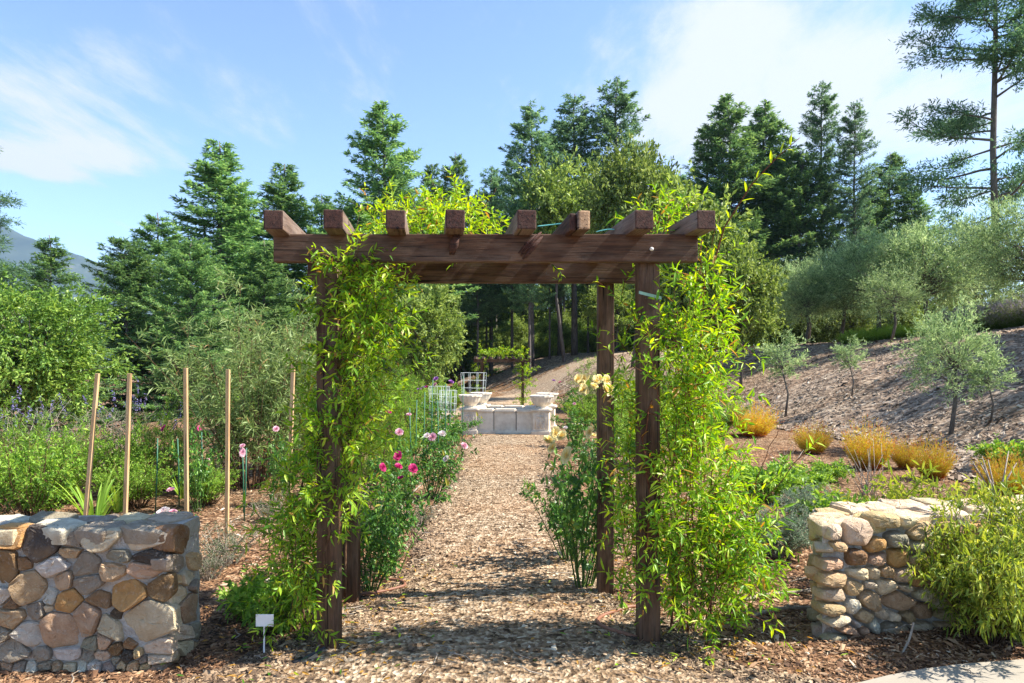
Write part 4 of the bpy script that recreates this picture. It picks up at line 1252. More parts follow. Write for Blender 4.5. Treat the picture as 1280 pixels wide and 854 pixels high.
# ------------------------------------------------------------------ broadleaf trees and shrubs
def leafy(H, rx, rz_, zc, ncl, nl, LL, WW, seed, mat, bark='bark_grey', trunk_r=.12, clr=.55, up=0.0, kind='r', spread=1.0, stems=1, tb=(1.6, 1.6), shell=.55):
    """a crown of leaf clumps round limbs that grow out of one or several stems"""
    global rng
    keep_rng = rng; rng = np.random.default_rng(seed); random.seed(seed)
    tr, lf = MB(), MB(); P_, D_, T_ = [], [], []
    forks = []
    for s in range(stems):
        a = 6.283 * s / max(1, stems) + random.uniform(-.5, .5); o = .0 if stems == 1 else .10 * rx
        top = Vector((math.cos(a) * rx * (.12 if stems == 1 else .4), math.sin(a) * rx * (.12 if stems == 1 else .4), zc - rz_ * (.35 if stems == 1 else .1)))
        b = Vector((math.cos(a) * o, math.sin(a) * o, 0))
        mid = b.lerp(top, .5) + Vector((random.gauss(0, .04), random.gauss(0, .04), 0)) * H
        tube(tr, [b + Vector((0, 0, -.05)), mid, top], [trunk_r, trunk_r * .75, trunk_r * .5], 7)
        forks += [(top, trunk_r * .5), (mid.lerp(top, .5), trunk_r * .5)]
    for c in range(ncl):
        v = rand_unit(1)[0]; q = (shell + (1 - shell) * random.random()) * random.uniform(.75, 1.08)
        if random.random() < .25:
            q *= .6
        C = np.array([v[0] * rx * q, v[1] * rx * q, zc + v[2] * rz_ * q])
        fk, fr_ = min(forks, key=lambda t_: (t_[0] - Vector(C)).length + random.random() * rx * .5)
        m_ = fk.lerp(Vector(C), .5) + Vector((random.gauss(0, .05), random.gauss(0, .05), random.gauss(.03, .04))) * rx
        tube(tr, [fk, m_, Vector(C)], [fr_ * .45, fr_ * .28, fr_ * .1], 4, cap=False)
        cr = clr * random.uniform(.6, 1.25); n = int(nl * random.uniform(.7, 1.3))
        nt = max(3, n // 11)
        e = unit(rng.normal(0, .75, (nt, 3)) + v * .75 + np.array([0, 0, up * .8]))
        ti = rng.integers(0, nt, n)
        tpos = rng.random(n) ** .8 * rng.uniform(.7, 1.25, nt)[ti]
        off = e[ti] * (tpos * cr * 1.25)[:, None] + rng.normal(0, .05, (n, 3)) * cr
        P_.append(C + off)
        D_.append(unit(e[ti] * .9 + rng.normal(0, .55, (n, 3)) + np.array([0, 0, up * .3])))
        T_.append(np.clip(rng.beta(tb[0], tb[1], n) + random.gauss(0, .10) + .12 * rng.normal(0, 1, nt)[ti], 0, 1))
    P_ = np.concatenate(P_); D_ = np.concatenate(D_); T_ = np.concatenate(T_); n = len(P_)
    ok = P_[:, 2] > .02; P_, D_, T_ = P_[ok], D_[ok], T_[ok]; n = len(P_)
    leaves(lf, P_, D_, unit(rng.normal(0, .7, (n, 3)) + np.array([0, 0, .8])), LL * rng.uniform(.6, 1.35, n), WW * rng.uniform(.7, 1.3, n), T_, kind)
    rng = keep_rng
    return tr.mesh('trunk', bark, True), lf.mesh('crown', mat)
OAK = [leafy(9, 3.3, 2.9, 5.4, 130, 120, .24, .13, 201, 'oak', 'bark', .12, 1.0), leafy(8, 2.7, 3.1, 4.6, 120, 120, .24, .13, 202, 'oak', 'bark', .18, .95)]
def tree(me2, px, top, Y, H0, label, name='oak_tree', cat='tree', group=None, wide=1.0, sink=0):
    g = ongr(px, Y); s = (CAMZ + (HY - top) / F * Y - g.z) / H0
    g.z -= .05 + sink
    return plant(name, g, label, cat, (('trunk', me2[0]), ('crown', me2[1])), group, random.uniform(0, 6.28), (s * wide, s * wide, s))
GO = 'oaks and broadleaf trees round the garden'
OAKT = leafy(9, 3.0, 2.0, 6.9, 110, 130, .24, .13, 203, 'oak', 'bark', .12, 1.0)
tree(OAKT, 706, 205, 55, 9.2, 'pale olive green oak above the middle of the pergola beam', wide=.8, group=GO)
tree(OAKT, 790, 178, 42, 9.2, 'tall loose oak with sky gaps beside the tallest cluster fir', wide=.65, group=GO)
tree(OAK[1], 870, 215, 30, 8.2, 'yellow green oak directly behind the right end of the pergola', wide=.85, group=GO)
tree(OAK[0], 925, 290, 27, 8.8, 'small oak between the right vine and the first olive', wide=.8, group=GO)
tree(OAK[1], 535, 340, 30, 8.2, 'pale grey green oak seen through the pergola beside the vine', wide=.8, group=GO)
random.seed(9)
for k, (px, Y, tp) in enumerate([(560, 52, 390), (590, 66, 370), (625, 68, 380), (665, 66, 375), (700, 58, 385), (735, 60, 370), (770, 56, 350), (500, 55, 360), (455, 50, 350), (410, 48, 340), (645, 84, 350), (580, 86, 340), (720, 84, 330), (520, 84, 330), (690, 72, 395), (610, 74, 400), (775, 84, 320), (820, 60, 330), (860, 56, 330)]):
    if 550 < px < 770 and Y < 72:
        Y += 20
    tree(OAK[k % 2], px, tp, Y, 8.5, 'leafy understorey tree among the firs in the shaded wood', 'understorey_tree', 'tree', 'understorey trees in the shaded wood', wide=1.1)
random.seed(19)
for k in range(46):
    Y = random.uniform(62, 95); px = random.uniform(330, 1000)
    if 560 < px < 800 and Y < 70: Y += 14
    g = ongr(px, Y); g.z -= .6
    plant('understorey_tree', g, 'leafy understorey tree among the firs in the shaded wood', 'tree', (('trunk', OAK[k % 2][0]), ('crown', OAK[k % 2][1])), 'understorey trees in the shaded wood', random.uniform(0, 6), random.uniform(.45, .7))
for k in range(30):
    Y = random.uniform(40, 60); px = 930 + k * 13 + random.uniform(-8, 8)
    g = ongr(px, Y); g.z -= .8
    plant('understorey_tree', g, 'bushy tree filling the ground between the olives and the firs', 'tree', (('trunk', OAK[k % 2][0]), ('crown', OAK[k % 2][1])), 'bushy trees behind the olives', random.uniform(0, 6), random.uniform(.38, .55))
for k in range(16):
    g = ongr(630 + k * 12, random.uniform(66, 80)); g.z -= 1.2
    plant('understorey_tree', g, 'leafy understorey tree among the firs in the shaded wood', 'tree', (('trunk', OAK[k % 2][0]), ('crown', OAK[k % 2][1])), 'understorey trees in the shaded wood', random.uniform(0, 6), random.uniform(.4, .6))
RT = leafy(4.2, 1.85, 1.6, 2.15, 230, 120, .10, .05, 210, 'round_tree', 'bark', .10, .42)
g = ongr(38, 16)
plant('round_tree', g, 'dense round broadleaf tree with glossy light green leaves beyond the purple sage', 'tree', (('trunk', RT[0]), ('crown', RT[1])), None, 0, (1.12, 1.0, 1.0))
# olives
OL = [leafy(3.4, 1.0, 1.0, 2.0, 70, 130, .09, .020, 221, 'olive', 'bark_grey', .06, .42, up=.9), leafy(4.6, 1.85, 1.5, 2.5, 130, 170, .12, .026, 222, 'olive', 'bark_grey', .10, .58, up=.6)]
OS = leafy(2.3, .5, .6, 1.5, 34, 62, .08, .018, 223, 'olive', 'bark_grey', .026, .24, up=.7, shell=.3)
def olive(me2, px, base, top, H0, label, wide=1.0, Y=None):
    g = hit(px, base) if Y is None else ongr(px, Y)
    s = (CAMZ + (HY - top) / F * g.y - g.z) / H0
    g.z -= .03
    return plant('olive_tree', g, label, 'olive tree', (('trunk', me2[0]), ('crown', me2[1])), 'olive trees on the hillside', random.uniform(0, 6.28), (s * wide, s * wide, s))
olive(OS, 981, 522, 412, 2.3, 'slender young olive on the hill foot behind the right vine', 1.35)
olive(OS, 1064, 497, 418, 2.3, 'small young olive in the shaded mulch, with a thin pale trunk', 1.3)
olive(OL[0], 1188, 545, 362, 3.45, 'medium open olive at the foot of the hill behind the rusty grass clumps', 1.0)
olive(OL[0], 1113, 430, 322, 3.45, 'olive standing alone halfway up the slope', 1.15)
olive(OL[0], 1005, 432, 330, 3.45, 'compact rounded olive on the slope beside the silvery one', 1.1)
olive(OL[1], 948, 430, 315, 4.4, 'silvery olive nearest the right vine on the slope', .85)
olive(OS, 1238, 527, 440, 2.3, 'spindly olive sapling on the mulch slope behind the sunlit wall', 1.5)
olive(OL[1], 1050, 0, 305, 4.4, 'dark olive standing behind the compact rounded one', 1.0, 34)
olive(OL[1], 1098, 0, 285, 4.4, 'large olive on the plateau behind the lone slope olive', 1.05, 31)
olive(OL[1], 1165, 0, 268, 4.4, 'large spreading olive on the plateau above the green lavender row', 1.1, 29)
olive(OL[1], 1215, 0, 285, 4.4, 'olive on the plateau next to the big pine', .9, 31)
olive(OL[1], 1278, 0, 236, 4.4, 'tall olive at the hill top beside the big pine trunk', .9, 24)
olive(OL[1], 1010, 0, 320, 4.4, 'olive at the far end of the plateau row', 1.0, 38)

for (x_, y_, s_) in ((16.4, 13.2, 1.1), (16.2, 16.0, 1.1), (16.6, 18.9, 1.05), (19.6, 14.6, 1.2), (20.0, 17.6, 1.25)):
    plant('olive_tree', (x_, y_, float(hz(x_, y_)) - .03), 'olive of the row running along the hill top away from the lavender', 'olive tree', (('trunk', OL[1][0]), ('crown', OL[1][1])), 'hill top olive row', random.uniform(0, 6), s_)

# lavender rows
def tuft(n, H, rad, LL, WW, seed, mat, name='blades', spread=.6, tips=0.0, nodes=6, tb=None, stemmat='stem_green'):
    global rng
    keep_rng = rng; rng = np.random.default_rng(seed); random.seed(seed)
    lf = MB(); P_, D_, T_ = [], [], []
    a = rng.uniform(0, 6.283, n); rr = rad * np.sqrt(rng.random(n)) * .5
    b = np.stack([rr * np.cos(a), rr * np.sin(a), np.zeros(n)], 1)
    d = unit(np.stack([np.cos(a) * spread * rr / rad * 2, np.sin(a) * spread * rr / rad * 2, np.ones(n)], 1) + rng.normal(0, .12, (n, 3)))
    hh = H * rng.uniform(.35, 1.18, n) * (1 - .35 * (rr / rad * 2) ** 2)
    for k in range(nodes):
        f = (k + .5) / nodes
        for s in range(2):
            P_.append(b + d * (hh * f)[:, None] + rng.normal(0, .012, (n, 3)))
            D_.append(unit(d + rng.normal(0, .45, (n, 3))))
            T_.append(np.clip((f if tb is None else tb(f)) + rng.normal(0, .12, n), 0, 1))
    P_ = np.concatenate(P_); D_ = np.concatenate(D_); T_ = np.concatenate(T_); m_ = len(P_)
    leaves(lf, P_, D_, unit(rng.normal(0, 1, (m_, 3)) + np.array([0, 0, .4])), LL * rng.uniform(.6, 1.3, m_), WW * rng.uniform(.7, 1.3, m_), T_, 'r')
    rng = keep_rng
    return lf.mesh(name, mat)
LAV = tuft(420, .85, .62, .14, .016, 301, 'lavender_leaf', spread=1.0)
random.seed(3)
for k in range(13):
    px = 1192 + k * 10.5
    g = ongr(px, 23.6 - k * .18); 
    plant('lavender_bush', g, 'lavender bush with grey purple tips in the row on the hill crest beside the pine', 'lavender', (('blades', LAV),), 'lavender row on the hill crest', random.uniform(0, 6), (1.1, 1.1, random.uniform(.95, 1.15)))
LAVG = tuft(300, .6, .6, .13, .016, 302, 'bright_bush', spread=1.0)
for k in range(6):
    g = ongr(1064 + k * 13, 30.5)
    plant('lavender_bush', g, 'low green bush in the row behind the lone slope olive', 'bush', (('blades', LAVG),), 'low green row on the plateau', random.uniform(0, 6), 1.0)
RG = [tuft(420, .62, .34, .06, .009, 310 + k, 'rust_grass', spread=.85, nodes=9, tb=lambda f: .08 + .68 * min(1, f * 1.8) + (.2 if f > .85 else 0)) for k in range(2)]
RGL = ['wide rusty gold grass clump behind the right vine', 'low rusty grass clump below the small young olive', 'grass clump with tall brown seed heads behind the bare stem bundle',
       'neat upright grass clump with a red base beside the medium olive', 'green gold grass clump behind the crossed bare canes', 'grass clump next to the neat red based one']
for (px, by, hpx, wd, lab, v) in ((942, 545, 46, 1.0, RGL[0], 0), (1016, 566, 40, .95, RGL[1], 1), (1085, 585, 62, .75, RGL[2], 0), (1166, 598, 56, .7, RGL[3], 1), (1258, 620, 62, .8, RGL[4], 0), (1132, 585, 40, .7, RGL[5], 1)):
    g = hit(px, by); s = hpx / F * g.y / .66
    plant('grass_clump', g, lab, 'grass clump', (('blades', RG[v]),), 'rusty grass clumps at the hill foot', random.uniform(0, 6), (s * wd, s * wd, s))
# willowy shrub and other near shrubs
def shrub(nst, H, rad, LL, WW, seed, mat, stem='stem_brown', nleaf=26, kind='r', droop=.4, lean=.5, flare=.8, subs=6, sub_len=.35, tb=(1.6, 1.5)):
    """several stems from the base, each with leafy side shoots"""
    global rng
    keep_rng = rng; rng = np.random.default_rng(seed); random.seed(seed)
    st, lf = MB(), MB()
    for s in range(nst):
        a = random.uniform(0, 6.283); q = math.sqrt(random.random())
        d = Vector((math.cos(a) * q * lean, math.sin(a) * q * lean, 1)).normalized()
        L = H * random.uniform(.65, 1.08) * (1 - .15 * q); k = 6; pts = [Vector((math.cos(a) * rad * .25 * q, math.sin(a) * rad * .25 * q, 0))]
        for i in range(k):
            d = (d + Vector((random.gauss(0, .08) + math.cos(a) * .03 * droop, random.gauss(0, .08) + math.sin(a) * .03 * droop, -.02 * i * droop))).normalized()
            pts.append(pts[-1] + d * L / k)
        tube(st, pts, np.linspace(.005 + H * .003, .002, k + 1), 4, cap=False)
        S, D = [], []
        for _ in range(subs):
            t_ = random.uniform(.18, 1) * k; i = min(int(t_), k - 1); S.append(pts[i].lerp(pts[i + 1], t_ - i))
            b = random.uniform(0, 6.283); D.append(Vector((math.cos(b) * .8, math.sin(b) * .8, random.uniform(.1, .8))) + d * .4)
        sprigs(st, lf, S, D, sub_len, nleaf, LL, WW, lambda n: np.where(rng.random(n) < .02, 1.0, rng.beta(tb[0], tb[1], n) * .93), droop, kind, .0025, flare)
    rng = keep_rng
    return st.mesh('stem', stem, True), lf.mesh('foliage', mat)
def sh_place(name, me2, px, Y, label, cat='shrub', sc=1.0, group=None, rz=None, dz=0):
    return plant(name, ongr(px, Y, dz), label, cat, (('stem', me2[0]), ('foliage', me2[1])), group, random.uniform(0, 6.28) if rz is None else rz, sc)
WIL = shrub(34, 2.95, .9, .13, .015, 401, 'willow', nleaf=20, lean=.38, subs=15, sub_len=.45, droop=.5, flare=.9)
sh_place('willowy_shrub', WIL, 312, 10.2, 'tall feathery shrub with narrow grey green leaves behind the wooden stakes')
sh_place('willowy_shrub', WIL, 372, 11.5, 'second narrow leaved shrub mostly hidden behind the left pergola post', sc=(.8, .8, .98))
WIL2 = shrub(30, 1.5, .8, .07, .008, 402, 'bright_bush', nleaf=24, lean=.55, subs=10, sub_len=.3, droop=.5)
sh_place('feathery_bush', WIL2, 496, 11.5, 'fine leaved pale green bush seen through the pergola beside the left vine', sc=(1.0, 1.0, 1.35))
sh_place('feathery_bush', WIL2, 468, 9.5, 'fine leaved green bush behind the rear left post', sc=(.7, .7, .9))
GB = shrub(40, .95, .5, .055, .022, 403, 'bright_bush', nleaf=14, lean=.75, subs=9, sub_len=.22)
sh_place('green_bush', GB, 40, 8.0, 'large bright green bush behind the left wall at the foot of the sage', sc=(1.15, 1.0, 1.25))
sh_place('feathery_bush', WIL2, 92, 9.2, 'wispy pale bush between the large green bush and the leaning stake', sc=(.6, .6, .85))
sh_place('feathery_bush', WIL2, 205, 10.0, 'wispy pale bush behind the third wooden stake', sc=(.6, .6, 1.0))
sh_place('feathery_bush', WIL2, 0, 9.6, 'wispy pale bush at the foot of the round leafy tree', sc=(.8, .8, 1.0))
sh_place('green_bush', GB, -25, 8.4, 'bright green bush running out of view behind the left wall', sc=(1.1, 1, 1.0))
sh_place('green_bush', GB, 172, 8.8, 'bright green bush between the second and third wooden stakes', sc=(.7, .7, .75))
sh_place('green_bush', GB, 145, 9.6, 'green bush behind the two nearest stakes under the arching sage', sc=(.8, .8, 1.1))
sh_place('green_bush', GB, 262, 9.0, 'low green bush behind the clear standing stake', sc=(.6, .6, .6))
SAGE = shrub(34, 1.35, .6, .06, .016, 404, 'sage', 'dry_stem', nleaf=9, lean=.9, subs=5, sub_len=.22, droop=1.3)
def sage(px, Y, label, sc=1.0, seed=1):
    r_ = sh_place('sage_shrub', SAGE, px, Y, label, 'sage', sc)
    rr = np.random.default_rng(seed); mb = MB()
    for k in range(9):
        a = rr.uniform(0, 6.283); q = math.sqrt(rr.random()) * .95; z = 1.30 - .42 * q * q + rr.normal(0, .10)
        p0 = Vector((math.cos(a) * q, math.sin(a) * q, z - .12)); d = Vector((math.cos(a) * .35 * q + rr.normal(0, .15), math.sin(a) * .35 * q + rr.normal(0, .15), 1)).normalized()
        n = 22; t_ = rr.random(n) * rr.uniform(.14, .26)
        P = np.array(tuple(p0)) + np.array(tuple(d)) * t_[:, None] + rr.normal(0, .008, (n, 3))
        leaves(mb, P, unit(rr.normal(0, 1, (n, 3)) + np.array(tuple(d)) * .5), rr.normal(0, 1, (n, 3)), .028, .016, rr.random(n))
    o = obj('flower_spikes', mb.mesh('flower_spikes', 'purple_flower'), r_); o['kind'] = 'stuff'
sage(22, 9.6, 'sage shrub with purple flower spikes in front of the round leafy tree', 1.15, 1)
sage(75, 10.4, 'purple flowering sage behind the leaning stake', 1.0, 2)
sage(182, 10.6, 'arching purple sage between the second and third stakes', 1.05, 3)
sage(128, 11.2, 'sage shrub with purple tips behind the leaning stake and the next', 1.0, 4)
# strap leaved plants
def strap(seed, n, H, W):
    r2 = np.random.default_rng(seed); mb = MB()
    for k in range(n):
        a = r2.uniform(0, 6.283); L = H * r2.uniform(.7, 1.2); lean = r2.uniform(.15, .7); m_ = 7
        pts = []; d = np.array([math.cos(a) * lean, math.sin(a) * lean, 1.0]); p_ = np.array([math.cos(a) * .05, math.sin(a) * .05, 0.0])
        for i in range(m_):
            pts.append(p_.copy()); d = d + np.array([math.cos(a), math.sin(a), -.55]) * .13 * i / m_ * (1 + lean); d /= np.linalg.norm(d); p_ = p_ + d * L / m_
        pts = np.array(pts); s = np.array([-math.sin(a), math.cos(a), 0]); w = W * np.array([.6, .9, 1, 1, .85, .55, .05])[:, None] / 2
        V = np.concatenate([pts - s * w, pts + np.array([0, 0, -.006]), pts + s * w]); i = np.arange(m_ - 1)
        Fc = np.concatenate([np.stack([q * m_ + i, (q + 1) * m_ + i, (q + 1) * m_ + i + 1], 1) for q in (0, 1)] + [np.stack([q * m_ + i, (q + 1) * m_ + i + 1, q * m_ + i + 1], 1) for q in (0, 1)])
        mb.add(V, Fc, np.clip(r2.normal(.55, .2), 0, 1))
    return mb.mesh('blades', 'bright_bush', True)
ST = strap(1, 26, .72, .035)
for (px, Y, s, lab) in ((118, 7.9, 1.0, 'clump of long strap leaves at the foot of the leaning stake'), (148, 8.6, .9, 'clump of strap leaves behind the second stake'), (268, 9.8, .9, 'clump of strap leaves behind the willowy shrub foot'), (228, 9.4, .7, 'small strap leaved clump behind the third stake')):
    plant('strap_leaf_plant', ongr(px, Y), lab, 'plant', (('blades', ST),), 'strap leaved plants in the left bed', random.uniform(0, 6), s)

# ------------------------------------------------------------------ roses
def bloom_mesh(mat, seed, flat=.75):
    r2 = np.random.default_rng(seed); mb = MB()
    for ring, (n, rr, tilt, hh) in enumerate(((4, .3, 1.4, .62), (6, .5, 1.15, .75), (8, .65, .95, .8), (9, .8, .7, .82), (9, .9, .4, .8))):
        for k in range(n):
            a = 6.283 * k / n + ring * .6 + r2.normal(0, .12)
            ca, sa = math.cos(a), math.sin(a); out = np.array([ca, sa, 0]); s = np.array([-sa, ca, 0]); up_ = np.array([0, 0, 1.0])
            d = out * math.cos(tilt) + up_ * math.sin(tilt) * flat
            b = out * .12 * rr; L = hh * r2.uniform(.9, 1.1); w = (.62 * rr + .2) * r2.uniform(.75, 1.1)
            cup = up_ * .12 + out * .04
            V = [b, b + d * L * .45 + s * w * .5 + cup * .6, b + d * L * .45 - s * w * .5 + cup * .6, b + d * L * .5 - up_ * .02, b + d * L * .92 + s * w * .4 - out * .02 + up_ * .05, b + d * L * .92 - s * w * .4 + up_ * .05, b + d * L * 1.02 + out * .06 - up_ * .03]
            mb.add(np.array(V), [(0, 1, 3), (0, 3, 2), (1, 4, 3), (3, 5, 2), (3, 4, 6), (3, 6, 5)], np.clip([.1, .35, .6, .8, .95][ring] + r2.normal(0, .2, 6), 0, 1))
    return mb.mesh('bloom', mat, False)
BL = {k: bloom_mesh('petal_' + k, 5 + i) for i, k in enumerate(('yellow', 'magenta', 'pink', 'white', 'purple'))}
def blooms(rt, loc, lst):
    for (px, py, Y, colr, size) in lst:
        p_ = at(px, py, Y); o = obj('bloom', BL[colr], rt); o.location = (Matrix.Rotation(-rt.rotation_euler.z, 3, 'Z') @ (p_ - loc))
        o.location = Vector([o.location[i] / rt.scale[i] for i in range(3)])
        q = size / F * Y / 2.0
        o.scale = [q / rt.scale[i] for i in range(3)]
        o.rotation_euler = (R(random.uniform(15, 60)), 0, random.uniform(-.8, .8) - rt.rotation_euler.z)
RB = [shrub(16, .95, .35, .062, .034, 420 + k, 'rose_leaf', 'stem_green', nleaf=9, kind='l', lean=.5, subs=7, sub_len=.25, droop=.3, flare=1.0) for k in range(2)]
def rose(px, Y, label, lst, sc, v=0):
    g = ongr(px, Y)
    r_ = plant('rose_bush', g, label, 'rose bush', (('stem', RB[v][0]), ('foliage', RB[v][1])), 'rose bushes along the path', 0, sc)
    blooms(r_, g, lst)
    return r_
random.seed(21)
yl = [(735 + random.uniform(-14, 34), 476 + random.uniform(-3, 16), 5.25 + random.uniform(-.1, .12), 'yellow', random.uniform(10, 14)) for k in range(16)]
yl += [(708, 570, 5.6, 'yellow', 17), (686, 552, 5.7, 'yellow', 18), (694, 543, 5.8, 'yellow', 15), (737, 541, 5.4, 'yellow', 12), (702, 546, 5.7, 'yellow', 15), (690, 561, 5.7, 'yellow', 13)]
rose(728, 5.75, 'yellow flowered rose bush growing against the rear right pergola post', yl, (.95, .8, 1.45), 0)
rose(712, 6.5, 'rose bush without open flowers behind the yellow rose', [(742, 545, 6.3, 'yellow', 9)], (.8, .8, 1.0), 1)
rose(487, 6.3, 'rose bush with magenta blooms beside the rear left pergola post', [(478, 585, 6.0, 'magenta', 12), (497, 571, 6.1, 'magenta', 14), (498, 584, 6.0, 'magenta', 12), (516, 587, 6.0, 'magenta', 15), (501, 598, 6.0, 'magenta', 9)], (.95, .9, 1.12), 1)
rose(462, 5.85, 'leafy rose bush without flowers at the foot of the rear left post', [(480, 640, 5.7, 'yellow', 6)], (.75, .7, .9), 0)
rose(540, 9.3, 'rose bush with pale pink and white blooms halfway along the path', [(499, 541, 9.1, 'pink', 12), (553, 543, 9.1, 'white', 12), (541, 547, 9.0, 'pink', 13), (534, 545, 9.0, 'white', 10), (558, 574, 8.9, 'white', 11), (580, 558, 9.1, 'pink', 11)], (1.0, 1.0, 1.05), 0)
rose(508, 8.2, 'rose bush with small pink blooms behind the magenta rose', [(511, 519, 8.0, 'pink', 8), (487, 515, 8.0, 'magenta', 6)], (.8, .8, 1.0), 1)
rose(553, 12.0, 'tall rose bush with purple pink blooms among the green stakes', [(545, 474, 12, 'purple', 8), (564, 478, 12, 'purple', 8), (544, 481, 12, 'pink', 6), (529, 485, 12, 'purple', 8)], (1.1, 1.1, 1.2), 1)
rose(515, 13.5, 'rose bush with purple blooms far along the left bed', [(524, 487, 13.4, 'purple', 7), (520, 492, 13.4, 'purple', 6), (533, 484, 13.4, 'magenta', 5)], (1.2, 1.2, 1.2), 0)
rose(570, 14.8, 'far low rose bush beside the fountain corner', [(560, 530, 14.6, 'pink', 5)], (1.0, 1.0, .8), 1)
rose(206, 7.0, 'short plant with large pale pink blooms just behind the left wall', [(205, 642, 6.8, 'white', 22), (214, 613, 7.2, 'pink', 12), (216, 641, 6.9, 'pink', 12)], (.5, .5, .45), 0)
rose(248, 8.6, 'thin stemmed plant with small magenta flowers behind the third stake', [(204, 536, 9.2, 'magenta', 8), (249, 536, 9.2, 'magenta', 6), (303, 566, 8.4, 'pink', 9), (303, 558, 8.4, 'pink', 8), (260, 575, 8.8, 'pink', 5)], (.6, .6, 1.15), 1)
rose(345, 9.0, 'leggy plant with a pale pink flower beside the fifth stake', [(345, 537, 8.9, 'pink', 9)], (.5, .5, 1.0), 0)
rose(720, 22, 'dark red leaved rose bush beyond the fountain beside the dirt road', [(692, 476, 22, 'purple', 5), (700, 478, 22, 'magenta', 4)], (1.6, 1.2, 1.1), 1)
rose(735, 10.5, 'low rose bush on the right path edge beyond the yellow rose', [(707, 535, 10.4, 'white', 7)], (.9, .9, .8), 0)
rose(722, 14.5, 'small rose bush beside the right fountain pedestal', [(718, 505, 14.4, 'pink', 5)], (1.0, 1.0, .9), 1)

# ------------------------------------------------------------------ green stakes, wire cages, bare stems
random.seed(31)
gl = [(541, 475, 11.0), (531, 490, 10.6), (557, 480, 11.5), (547, 500, 10.0), (563, 490, 12), (521, 500, 10.2), (579, 470, 12.5), (512, 510, 9.4), (197, 548, 8.6), (222, 548, 8.8), (303, 560, 8.6), (308, 560, 8.2), (252, 540, 9.2)]
for (px, ty_, Y) in gl:
    b = ongr(px + random.uniform(-4, 4), Y); tp = at(px, ty_, Y)
    r_ = root('plant_stake', b, 'thin green plant stake in the staked rose bed on the fountain side' if px > 400 else 'thin green plant stake behind the wooden stakes', 'stake', 'green stakes in the rose bed' if px > 400 else 'green stakes behind the wooden stakes')
    mb = MB(); tube(mb, [b - b - (tp - b) * .08, (tp - b) * .5 + Vector((.006, 0, 0)), tp - b], .008, 6); obj('shaft', mb.mesh('shaft', 'stake_green', True), r_)
def cage(px, base, top, wpx, Y, label):
    g = ongr(px, Y); zt_ = CAMZ + (HY - top) / F * Y - g.z; rr = wpx / 2 / F * Y
    r_ = root('wire_cage', g, label, 'plant cage', 'wire plant cages')
    n = 10
    for k in range(n):
        a = 6.283 * k / n; mb = MB(); tube(mb, [(rr * .75 * math.cos(a), rr * .75 * math.sin(a), 0), (rr * math.cos(a), rr * math.sin(a), zt_)], .0032, 4); obj('upright_wire', mb.mesh('upright_wire', 'cage_wire', True), r_)
    for k in range(6):
        z = zt_ * (.3 + .7 * k / 5); q = rr * (.75 + .25 * z / zt_); mb = MB(); tube(mb, [(q * math.cos(a), q * math.sin(a), z) for a in np.linspace(0, 6.2832, 25)], .0032, 4, cap=False); obj('hoop', mb.mesh('hoop', 'cage_wire', True), r_)
cage(592, 495, 466, 32, 18.8, 'tall white wire cage beside the fountain')
cage(549, 510, 483, 26, 15.5, 'low pale wire cage among the rose stakes')
cage(560, 510, 488, 22, 16.5, 'pale wire cage next to the fountain corner')
def bundle(px, base, hpx, n, rad, label, r0=.006):
    g = hit(px, base); H = hpx / F * g.y; mb = MB()
    for k in range(n):
        a = random.uniform(0, 6.283); q = rad * random.uniform(.2, 1); t2 = a + random.uniform(1.5, 4.5); e = rad * random.uniform(.3, 1.3)
        p0 = Vector((math.cos(a) * q, math.sin(a) * q * .6, -.02)); p1 = Vector((math.cos(t2) * e, math.sin(t2) * e * .6, H * random.uniform(.6, 1.05)))
        tube(mb, [p0, p0.lerp(p1, .5) + Vector((random.gauss(0, .02), 0, 0)), p1], [r0, r0 * .8, r0 * .4], 5)
    obj('bare_stems', mb.mesh('bare_stems', 'dry_stem', True), None, g, label, 'bare stems')
bundle(1085, 632, 78, 16, .24, 'bundle of thin bare grey stems fanning up behind the sunlit wall')
bundle(1242, 628, 68, 7, .24, 'few thick bare canes crossing behind the bush on the sunlit wall', .014)
bundle(985, 600, 50, 9, .3, 'dry stems standing among the low plants beside the right vine')
# plants round the right wall
SG = shrub(64, .95, .5, .068, .020, 430, 'shrub_gold', 'stem_brown', nleaf=15, kind='l', lean=1.0, subs=13, sub_len=.26, droop=.7)
r_ = plant('wall_shrub', Vector((3.08, 4.42, float(hz(2.9, 4.4)))), 'yellow green narrow leaved bush spilling over the front of the sunlit wall', 'shrub', (('stem', SG[0]), ('foliage', SG[1])), None, 1.0, (.85, .6, 1.06))
r_ = plant('wall_shrub', Vector((3.66, 4.58, float(hz(3.5, 4.6)))), 'second narrow leaved bush beside the spilling one against the sunlit wall', 'shrub', (('stem', SG[0]), ('foliage', SG[1])), None, 3.2, (.95, .6, 1.28))
plant('wall_shrub', Vector((3.30, 5.40, float(hz(3.2, 5.4)))), 'yellow green bush rising behind the sunlit wall above its coping', 'shrub', (('stem', SG[0]), ('foliage', SG[1])), None, 2.1, (.95, .4, 1.18))
LP = shrub(26, .42, .5, .075, .034, 431, 'bright_bush', 'stem_green', nleaf=12, kind='l', lean=1.2, subs=6, sub_len=.2)
